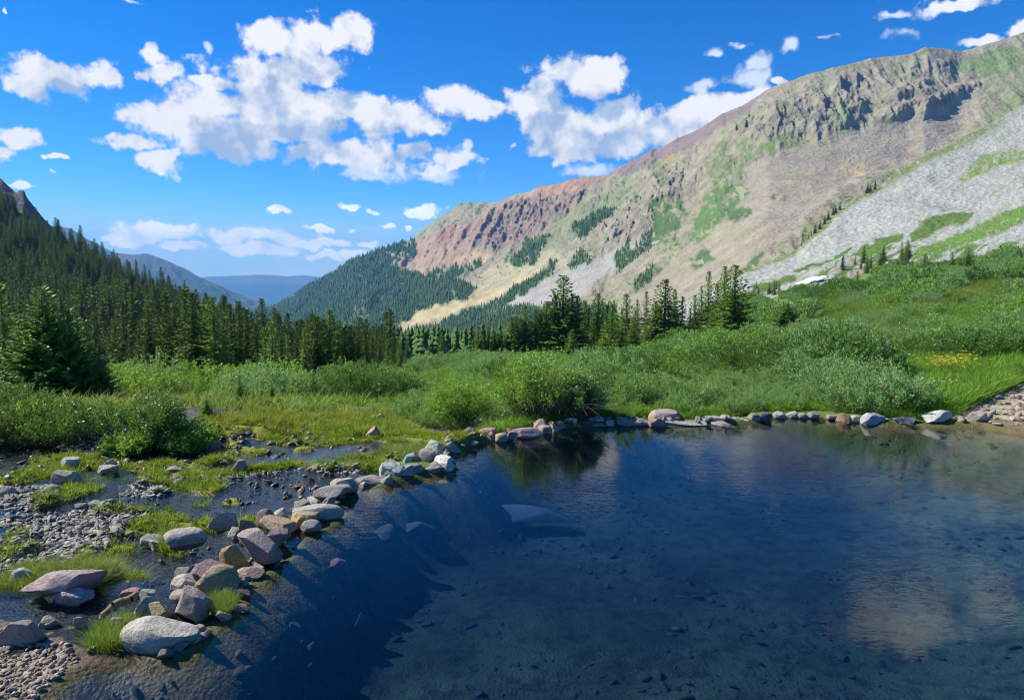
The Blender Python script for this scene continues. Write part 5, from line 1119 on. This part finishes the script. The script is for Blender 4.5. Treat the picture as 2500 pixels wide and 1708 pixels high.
WM=[willow_proto(61,1500,0.95,1.05,0.085,0.038),willow_proto(62,1500,0.9,0.95,0.085,0.036),willow_proto(63,1500,1.0,1.15,0.09,0.038),willow_proto(64,1400,0.95,1.0,0.085,0.036,M_willow_y),willow_proto(69,1500,0.95,1.05,0.085,0.036,M_willow_d)]
def build_willows(name,polys,y0,y1,s0,s1,n,d,protos,scale,label,hvar=0.5,yellow=0.2,excl=None,extra=None):
    x,y,z,xd,yd=veg_sample(n,y0,y1,s0,s1); inn=np.zeros(len(x),bool)
    for p_ in polys: inn|=poly_sd(xd,yd,p_)>0
    if y0<16: inn&=off_pool(x,y,0.32)
    if excl is not None:
        for e_ in excl: inn&=poly_sd(xd,yd,e_)<0
    inn&=(fbm(x/(1.2+y*0.04),y/(1.6+y*0.06),oct=3,seed=815)>-0.30)
    x,y,z=x[inn],y[inn],z[inn]; k=thin(x,y,d); x,y,z=x[k],y[k],z[k]
    hv=fbm(x/(3+y*0.06),y/(4+y*0.1),oct=3,seed=808)*1.5; s=scale*(1+hvar*hv+rs.normal(size=len(x))*0.12); s=np.clip(s,0.35*scale,2*scale)
    if extra is not None: s=s*extra(x,y)
    yl=(fbm(x/5,y/5,oct=3,seed=811)+rs.normal(size=len(x))*0.2)>(0.6-yellow*2); idx=np.where(yl,3,rs.randint(0,3,len(x)))
    cs=1.5+y*0.035; cl_=fbm(x/cs,y/(cs*1.2),oct=2,seed=821); s=s*(0.62+0.85*smooth(cl_,-0.35,0.4)); dk=(fbm(x/(cs*1.4),y/(cs*1.4),oct=2,seed=823)+rs.normal(size=len(x))*0.12)>0.22
    if len(protos)>4: idx=np.where(dk&~yl,4,idx)
    return scatter(name,np.stack([x,y,z-0.04],1),np.stack([rs.normal(size=len(x))*0.1,rs.normal(size=len(x))*0.1,rs.uniform(0,6.28,len(x))],1),np.stack([s,s,s*rs.uniform(0.85,1.2,len(x))],1),protos,label,idx=idx)
PATHX=[(2100,975),(2150,930),(2230,885),(2330,865),(2500,850),(2500,1000),(2200,1000)]
CL2=[CLEAR,PATHX,FLOW]
build_willows('willow_thicket',[WIL],9.2,30,-0.28,0.80,60000,0.34,WN,1.0,'dense grey-green willow thicket behind the pool',excl=CL2,hvar=0.32,extra=lambda x,y:np.where(y<11.5,0.60,0.80)*(0.78+0.18*smooth(x/y,0.3,0.5)))
build_willows('upper_willows',[WIL],30,66,-0.24,0.80,60000,0.9,WM,0.72,'grey-green willows covering the slope on the right',excl=CL2)
WL=[willow_proto(65,1700,1.7,1.9,0.20,0.10),willow_proto(66,1700,1.6,1.7,0.20,0.10),willow_proto(67,1700,1.8,2.0,0.20,0.10),willow_proto(68,1600,1.7,1.8,0.20,0.10,M_willow_y),willow_proto(70,1700,1.7,1.9,0.20,0.10,M_willow_d)]
build_willows('high_slope_willows',[WIL],64,260,-0.24,0.80,60000,2.0,WL,0.85,'rounded willow clumps high on the right slope',excl=CL2,hvar=0.6,extra=lambda x,y:0.42+0.58*smooth(x/y,0.22,0.40))
build_willows('stream_willows',[WILL2],16,60,-0.5,-0.1,9000,0.5,WN,1.15,'light green willows beyond the moss meadow',hvar=0.3,yellow=0.25)
build_willows('bank_willows',[WILL3,[(-200,985),(60,1000),(250,1005),(420,1000),(470,1010),(430,1032),(250,1040),(-200,1045)]],8.9,19,-0.95,-0.33,9000,0.42,WD,0.62,'shaded willows and leafy undergrowth around the big spruces',hvar=0.25,yellow=0.35)
build_willows('forest_edge_shrubs',[WILL4,[(0,880),(260,850),(560,880),(560,925),(270,935),(0,930)]],26,80,-0.8,-0.25,9000,1.5,WM,0.85,'low green shrubs in front of the left forest',yellow=0.4)
# --- a few willows that stand out, each its own thing
def lone_shrub(x,yb,yt_,w_,protos,label,mat_i=3,bare=False):
    X,Y,Z=ray_ground(x*DS,yb*DS); h=(yb-yt_)*DS*Y/F_PX; wd=w_*DS*Y/F_PX
    o=bpy.data.objects.new('willow_shrub',None); C.objects.link(o); o.location=(X,Y+wd*0.3,Z); o['label']=label; o['category']='shrub'; o['group']='single willow shrubs'
    rs3=np.random.RandomState(int(x)); nl=int(5200 if Y<20 else 3800); R=wd/2
    ns=60; th=rs3.uniform(0,2*pi,ns); rr=R*np.sqrt(rs3.uniform(0,1,ns)); tz=h*np.sqrt(np.clip(1-(rr/R)**2*0.8,0.05,1))*rs3.uniform(0.8,1.1,ns)
    tip=np.stack([rr*np.cos(th),rr*np.sin(th),tz],1); base=tip*np.array([0.2,0.2,0])
    nl=int(nl*(1.8 if Y<13 else 1)); k=rs3.randint(0,ns,nl); t=1-rs3.uniform(0,1,nl)**1.5*(0.62 if bare else 0.8)
    P=base[k]+(tip[k]-base[k])*t[:,None]+rs3.normal(size=(nl,3))*R*0.10
    if bare: P=P[(P[:,2]>h*0.30)|(np.abs(P[:,0]+R*0.5)<R*0.45)]
    ls=0.045 if Y<20 else 0.0016*Y
    V,F=leaves_at(P,ls,ls*0.36,rs3,up=0.8); me=mesh_from('foliage',V,F,[M_willow_y if mat_i==3 else (M_willow_d if X<-2 else M_willow)],smooth_f=False); link('foliage',me,parent=o)
    st=[]
    for q in range(ns): 
        mid=base[q]+(tip[q]-base[q])*0.5+rs3.normal(size=3)*R*0.08
        st.append(tube(base[q],mid,0.010 if Y<20 else 0.02,0.006,4)); st.append(tube(mid,tip[q]*0.97,0.006,0.002,3))
        if bare:
            for _ in range(5): st.append(tube(mid,mid+rs3.normal(size=3)*np.array([0.25,0.25,0.15])+np.array([0,0,0.05]),0.004,0.001,3))
    v,f=join_parts(st); link('stems',mesh_from('stems',v,f,[M_stem]),parent=o)
    return o
lone_shrub(1225,962,812,235,None,'tall bright willow bush with bare lower stems at the pool corner',3,True)
lone_shrub(1320,958,850,110,None,'willow bush with brown twiggy base beside the tall bright one',1,True)
lone_shrub(1035,975,868,170,None,'bushy dark green willow left of the tall bright one',3)
lone_shrub(945,890,846,80,None,'yellow-tinged willow bush by the meadow edge',3)
lone_shrub(350,1028,918,150,None,'dark leafy bush right of the big spruces',1)
lone_shrub(420,1030,985,120,None,'low bright bush at the stream bank',3)
lone_shrub(270,1035,1000,130,None,'low leafy bush under the big spruces',3)
lone_shrub(2118,700,652,70,None,'round grey-green willow beside the red footpath',1)
lone_shrub(2200,640,606,120,None,'broad willow clump high on the right slope',1)
lone_shrub(1960,700,665,110,None,'willow clump at the left end of the yellow clearing',1)
# --- grass and moss
TG=[tuft_proto(71,60,0.07,0.05,M_moss,0.004,0.8),tuft_proto(72,60,0.07,0.045,M_moss,0.004,0.8),tuft_proto(73,50,0.07,0.065,M_grass,0.004,0.6)]
TL=[tuft_proto(74,70,0.055,0.15,M_grass,0.0035,0.75),tuft_proto(75,70,0.05,0.13,M_grass,0.0035,0.9),tuft_proto(76,60,0.06,0.17,M_grass,0.0035,0.6)]
M_herb=leaf_mat('bank_herb',(0.11,0.26,0.025),(0.20,0.37,0.04),(0.15,0.31,0.03),0.55,0.35,0.25)
TH=[tuft_proto(91,60,0.08,0.17,M_herb,0.007,0.9),tuft_proto(92,60,0.08,0.15,M_herb,0.009,1.1),tuft_proto(93,60,0.08,0.19,M_herb,0.005,0.7)]
TM=[tuft_proto(77,70,0.28,0.26,M_meadow,0.012,0.5),tuft_proto(78,70,0.28,0.22,M_meadow,0.012,0.6),tuft_proto(79,60,0.28,0.3,M_grass,0.012,0.5)]
def near_surface(x,y): 
    h,c,wt_=ground_full(x,y); return h
x=rs.uniform(-17,3,190000); y=rs.uniform(3.3,26,190000)
wx=x+0.16*fbm(x/0.5,y/0.5,oct=4,seed=211)+0.05*fbm(x/0.11,y/0.11,oct=2,seed=214); wy=y+0.16*fbm(x/0.5+31,y/0.5,oct=4,seed=212)+0.05*fbm(x/0.11,y/0.11+7,oct=2,seed=215)
sdm=moss_sd(wx,wy); k=(sdm>0.0)&(poly_sd(x,y,POOL)<-0.05)&(maxsd(x,y,PONDS)<-0.1)&(rs.rand(len(x))<np.clip(1.5-y/16,0.35,1)*0.9)&(rs.rand(len(x))<smooth(sdm,-0.02,0.10)*0.85+0.1)
x,y=x[k],y[k]; z=near_surface(x,y); s=np.where(y>10,1.5,0.85)*rs.uniform(0.7,1.3,len(x))
scatter('moss_and_grass',np.stack([x,y,z],1),np.stack([0*x,0*x,rs.uniform(0,6.28,len(x))],1),np.stack([s,s,s*rs.uniform(0.6,1.3,len(x))],1),TG,'yellow-green moss and short grass on the wet flats')
# long grass: around the pink boulder, on the dam, behind the far stones
LGP=[[(0,1345),(90,1310),(215,1305),(250,1330),(265,1365),(215,1405),(60,1408),(0,1400)],[(220,1450),(285,1415),(300,1445),(290,1475),(240,1490),(215,1480)],[(480,1360),(520,1350),(525,1385),(490,1395)],[(355,1205),(400,1200),(400,1238),(370,1240)],[(285,1302),(322,1300),(318,1314),(287,1314)],[(860,1005),(1010,1010),(1000,1030),(880,1022)]]
lw=[pw(p_,-0.2) for p_ in LGP[:1]]+[pw(LGP[1],0.0),pw(LGP[2],0.03)]+[pw(p_,-0.22) for p_ in LGP[3:]]
xs_=[];ys_=[]
for p_,nn_ in zip(lw,(1900,420,160,120,60,500)):
    a=np.array(p_); lo_,hi_=a.min(0),a.max(0); X=rs.uniform(lo_[0],hi_[0],nn_*3); Y=rs.uniform(lo_[1],hi_[1],nn_*3); m_=(poly_sd(X,Y,p_)>-0.02*rs.rand(nn_*3)); X=X[m_][:nn_];Y=Y[m_][:nn_]; xs_.append(X);ys_.append(Y)
x=np.concatenate(xs_);y=np.concatenate(ys_); z=near_surface(x,y); z=np.where(poly_sd(x,y,lw[2])>-0.03,0.03,z); s=rs.uniform(0.3,0.7,len(x))*np.where(poly_sd(x,y,lw[2])>-0.03,0.55,1.0)*np.where(poly_sd(x,y,lw[1])>-0.03,0.75,1.0)
scatter('long_grass',np.stack([x,y,z],1),np.stack([0*x,0*x,rs.uniform(0,6.28,len(x))],1),np.stack([s,s,s],1),TL,'long bright grass round the boulders and on the dam')
# grass and herbs along the far bank and by the path
x=rs.uniform(-1.6,15,56000); y=rs.uniform(6.0,15,56000); sd_=-poly_sd(x,y,POOL); z=ground_smooth(x,y); u,v=project(x,y,z); xd,yd=u/DS,v/DS
inflow=(poly_sd(xd,yd,FLOW)>-6); k=(sd_>0.16)&((sd_<0.6)|inflow|(x>7.6))&(maxsd(x,y,GRW['path'])<-0.02)&(maxsd(x,y,GRW['bank'])<-0.02)&(x>-0.6)
x,y,z,sd_,inflow=x[k],y[k],z[k],sd_[k],inflow[k]; s=rs.uniform(0.5,1.1,len(x))*np.where(inflow,1.0,0.6)*np.clip(sd_/0.5+0.3,0.5,1.2)
scatter('bank_grass',np.stack([x,y,z],1),np.stack([0*x,0*x,rs.uniform(0,6.28,len(x))],1),np.stack([s,s,s],1),TH,'bright green grass and herbs on the far bank')
# meadow cover out to the forest and up the clearing
x,y,z,xd,yd=veg_sample(100000,11.8,120,-0.9,0.8); 
k=(maxsd(x,y,GRW['moss'])<0.1)&((y>13.5)|(x<-3))&off_pool(x,y,0.5)&(maxsd(x,y,GRW['path'])<-0.05)&(maxsd(x,y,GRW['bank'])<-0.05)&(maxsd(x,y,PONDS)<-0.1); x,y,z=x[k],y[k],z[k]; s=rs.uniform(0.7,1.5,len(x))*np.clip(y/35,0.7,2.2)
h_,_,_=ground_full(x,y)
scatter('meadow_grass',np.stack([x,y,h_],1),np.stack([0*x,0*x,rs.uniform(0,6.28,len(x))],1),np.stack([s,s,s*0.8],1),TM,'green meadow grass')
# --- flowers
def petal_mat(nm,c_): return leaf_mat(nm,c_,tuple(min(1,q*1.15) for q in c_),None,0.6,0.2,0.1)
def flower_proto(seed,mat,n=5,H=0.30,r=0.016):
    rs4=np.random.RandomState(seed); parts=[];mi=[]
    for i in range(n):
        b=np.array([rs4.normal()*0.07,rs4.normal()*0.07,0]); t_=b+np.array([rs4.normal()*0.04,rs4.normal()*0.04,H*rs4.uniform(0.75,1.1)])
        parts.append(tube(b,t_,0.002,0.0015,3)); mi+= [1]*3
        for k_ in range(5):
            a=k_/5*2*pi; d1=np.array([cos(a),sin(a),0.35]); d2=np.array([-sin(a),cos(a),0])
            v_=np.stack([t_,t_+d1*r*0.7+d2*r*0.45,t_+d1*r*1.4,t_+d1*r*0.7-d2*r*0.45]); parts.append((v_,np.array([[0,1,2,3]]))); mi.append(0)
    v,f=join_parts(parts); return mesh_from('flower',v,f,[mat,M_grass],smooth_f=False,midx=np.array(mi))
def flowers(name,mat,polys,n,label,H,r,y0=8.5,y1=30,nf=5):
    x,y,z,xd,yd=veg_sample(n,y0,y1,0.3,0.8); k=np.zeros(len(x),bool)
    for p_ in polys: k|=poly_sd(xd,yd,p_)>0
    k&=(fbm(x/1.2,y/1.2,oct=2,seed=n)>-0.15); x,y,z=x[k],y[k],z[k]
    scatter(name,np.stack([x,y,z],1),np.stack([0*x,0*x,rs.uniform(0,6.28,len(x))],1),np.ones((len(x),3)),[flower_proto(5,mat,nf,H,r),flower_proto(6,mat,nf,H,r)],label)
flowers('yellow_wildflowers',petal_mat('yellow_petals',(0.75,0.50,0.02)),[[(2000,905),(2040,868),(2120,848),(2230,845),(2260,858),(2200,872),(2080,885),(2040,905),(2020,920)]],5200,'yellow wildflowers above the far bank',0.38,0.020)
flowers('white_wildflowers',petal_mat('white_petals',(0.75,0.75,0.70)),[[(1980,905),(2060,895),(2140,900),(2120,925),(2040,940),(1990,935)]],4200,'small white wildflowers in the bank grass',0.30,0.014)
flowers('blue_wildflowers',petal_mat('blue_petals',(0.12,0.22,0.62)),[[(1935,868),(2010,868),(2020,888),(1940,886)]],3000,'blue wildflowers at the edge of the willows',0.75,0.016)
# --- gravel and rubble
def pebble_protos(seed,mats,flat,n=5,sub=2):
    return [stone_mesh('pebble',1,0.7,flat,seed+i,'jag' if i%2 else 'angular',sub,mats[i%len(mats)]) for i in range(n)]
def peb_mat(nm,c1,c2,rough=0.85):
    m,T=new_mat(nm); oi=T.add('ShaderNodeObjectInfo'); g=T.add('ShaderNodeNewGeometry').outputs['Position']; n=T.noise(g,40,4,0.6)
    c=T.mix(oi.outputs['Random'],(*c1,1),(*c2,1)); c2_=T.v('SCALE',c); T.put(c2_.node.inputs[3],T.m('ADD',0.6,T.m('MULTIPLY',n,0.8))); p=principled(T,c2_,rough,0.35,T.bump(n,0.5,0.004)); out(T,p.outputs[0]); return m
PG_=pebble_protos(501,[peb_mat('shingle_grey',(.13,.125,.11),(.31,.295,.25))],0.2,8); PB_=pebble_protos(511,[peb_mat('beach_pebble',(.17,.135,.10),(.34,.28,.21))],0.45); PS_=pebble_protos(521,[peb_mat('stream_cobble',(.05,.038,.028),(.14,.10,.07),0.4),peb_mat('stream_cobble_pale',(.08,.055,.045),(.20,.175,.14),0.5)],0.5)
def pebbles(name,polys_w,n,lo_,hi_,protos,label,zoff=0.0,region=None,keepf=None):
    if polys_w is not None:
        a=np.concatenate([np.array(p_) for p_ in polys_w]); lo2,hi2=a.min(0),a.max(0)
        lo2=np.maximum(lo2,[-8,2.6])
    else: lo2,hi2=np.array(region[:2]),np.array(region[2:])
    x=rs.uniform(lo2[0],hi2[0],n*3); y=rs.uniform(lo2[1],hi2[1],n*3); k=np.ones(len(x),bool)
    if polys_w is not None: k=maxsd(x+0.1*fbm(x*3,y*3,oct=2,seed=5),y,polys_w)>-0.03
    k&=poly_sd(x,y,POOL)<-0.02
    if keepf is not None: k&=keepf(x,y)
    x,y=x[k][:n],y[k][:n]; z=near_surface(x,y); s=lo_+(hi_-lo_)*1.4*rs.uniform(0,1,len(x))**3.2; s*=np.clip(0.6+y/9,0.8,1.5)
    scatter(name,np.stack([x,y,z+s*zoff],1),np.stack([rs.normal(size=len(x))*0.4,rs.normal(size=len(x))*0.4,rs.uniform(0,6.28,len(x))],1),np.stack([s,s*rs.uniform(0.6,1.2,len(x)),s*rs.uniform(0.6,1.4,len(x))],1),protos,label)
pebbles('grey_shingle',GRW['gravel'],10000,0.018,0.07,PG_,'flat grey shingle bar in the stream',0.05)
pebbles('beach_gravel',GRW['peb'],4300,0.010,0.045,PB_,'tan pebbles on the near beach',0.1)
pebbles('path_gravel',GRW['path']+GRW['bank'],1500,0.015,0.09,PB_,'pale stones on the path to the pool',0.05)
pebbles('stream_rubble',None,8000,0.010,0.06,PS_,'brown and grey rubble in the shallow stream',0.15,region=(-10,3.4,1.0,11.5),keepf=lambda x,y:(near_left(x,y)>-0.1)&(fbm(x/0.8,y/0.5,oct=4,seed=77)>-0.12))
_sd=lambda x,y:poly_sd(x,y,POOL)
def pool_debris():
    x=rs.uniform(-2,9,9000); y=rs.uniform(2.4,9,9000); k=(_sd(x,y)>0.15)&(fbm(x/0.7,y/0.7,oct=4,seed=33)>0.05); x,y=x[k],y[k]; z=near_surface(x,y); s=0.02+0.09*rs.uniform(0,1,len(x))**4
    scatter('pool_floor_debris',np.stack([x,y,z],1),np.stack([rs.normal(size=len(x))*0.3,rs.normal(size=len(x))*0.3,rs.uniform(0,6.28,len(x))],1),np.stack([s*1.3,s,s],1),pebble_protos(531,[peb_mat('silt_pebble',(.022,.022,.012),(.055,.05,.026))],0.4),'dark pebbles and debris on the pool floor')
pool_debris()
# --- driftwood stick, sign post, snow patch
def driftwood(p0,p1,r,label):
    p0=np.array(p0);p1=np.array(p1); parts=[]; rs5=np.random.RandomState(3); pts=[p0+(p1-p0)*t+np.array([0,0,0.03*math.sin(t*3)])+rs5.normal(size=3)*0.006 for t in np.linspace(0,1,9)]
    for i in range(8): parts.append(tube(pts[i],pts[i+1],r*(0.6+0.5*math.sin(i/8*3)+0.05),r*(0.6+0.5*math.sin((i+1)/8*3)),8))
    v,f=join_parts(parts); o=link('driftwood_stick',mesh_from('driftwood_stick',v,f,[simple_mat('driftwood',(0.22,0.15,0.08),0.85,30,1.0)]),label=label,cat='driftwood')
a=ray_ground(242,1512); b=ray_ground(345,1478); driftwood((a[0],a[1],a[2]+0.0),(b[0],b[1],b[2]+0.07),0.022,'brown driftwood stick lying across the muddy channel left of the dam')
X,Y,Z=ray_ground(6*DS,862*DS); k_=Y/F_PX*DS
o=bpy.data.objects.new('trail_sign',None); C.objects.link(o); o.location=(X,Y,Z); o['label']='small wooden trail post with crossboard at the far left edge'; o['category']='sign'
mw=simple_mat('sign_wood',(0.36,0.21,0.11),0.8,10,0.5)
v,f=tube((0,0,-0.2),(0,0,22*k_),1.3*k_,1.2*k_,8); link('post',mesh_from('post',v,f,[mw]),parent=o)
bm=bmesh.new(); bmesh.ops.create_cube(bm,size=1); bmesh.ops.scale(bm,vec=(14*k_,1.2*k_,4.5*k_),verts=bm.verts); bmesh.ops.translate(bm,vec=(0,-1.9*k_,19*k_),verts=bm.verts); bmesh.ops.bevel(bm,geom=bm.edges[:],offset=0.3*k_,segments=1); me=bpy.data.meshes.new('board'); bm.to_mesh(me); bm.free(); me.materials.append(mw); link('board',me,parent=o)
def snow(x0,x1,yb,label,hpx=12):
    u=(x0+x1)/2*DS; X,Y,Z=on_talus((x0+x1)/2,yb); w_=(x1-x0)*DS*Y/F_PX; V,F=ico(4); V=V.copy(); V*=1+0.45*fbm(V[:,0]*2,V[:,1]*2,V[:,2]*2,oct=3,seed=8)[:,None]
    V=V*np.array([w_/2,w_*0.30,hpx*DS*Y/F_PX*0.32]); V[:,2]+=V[:,0]*0.30
    o=link('snow_patch',mesh_from('snow_patch',V,F,[simple_mat('old_snow',(0.86,0.87,0.90),0.7,0.5,0.15)]),loc=(X,Y-1.0,Z+0.5),label=label,cat='snow')
    o.rotation_euler=(0.15,0,0)
snow(1808,1868,642,'white patch of old snow at the foot of the talus slope',13)
HAZE_D=8.5e-5
# ------------------------------------------------------------------ air between here and the far ridges
bm=bmesh.new(); bmesh.ops.create_cube(bm,size=1); me=bpy.data.meshes.new('haze')
for v_ in bm.verts:
    v_.co.x*=17000; v_.co.y=v_.co.y*19500+7500; v_.co.z=v_.co.z*1950-175
bm.to_mesh(me); bm.free()
mh=bpy.data.materials.new('haze'); mh.use_nodes=True; mh.node_tree.nodes.clear(); T=N(mh.node_tree)
pv=T.add('ShaderNodeVolumePrincipled'); pv.inputs['Color'].default_value=(0.15,0.45,1.0,1); pv.inputs['Density'].default_value=HAZE_D; pv.inputs['Anisotropy'].default_value=0.0; pv.inputs['Absorption Color'].default_value=(0.14,0.14,0.14,1)
oo=T.add('ShaderNodeOutputMaterial'); T.l.new(pv.outputs[0],oo.inputs['Volume']); me.materials.append(mh)
link('haze',me,kind='stuff',label='thin blue haze in the valley air')
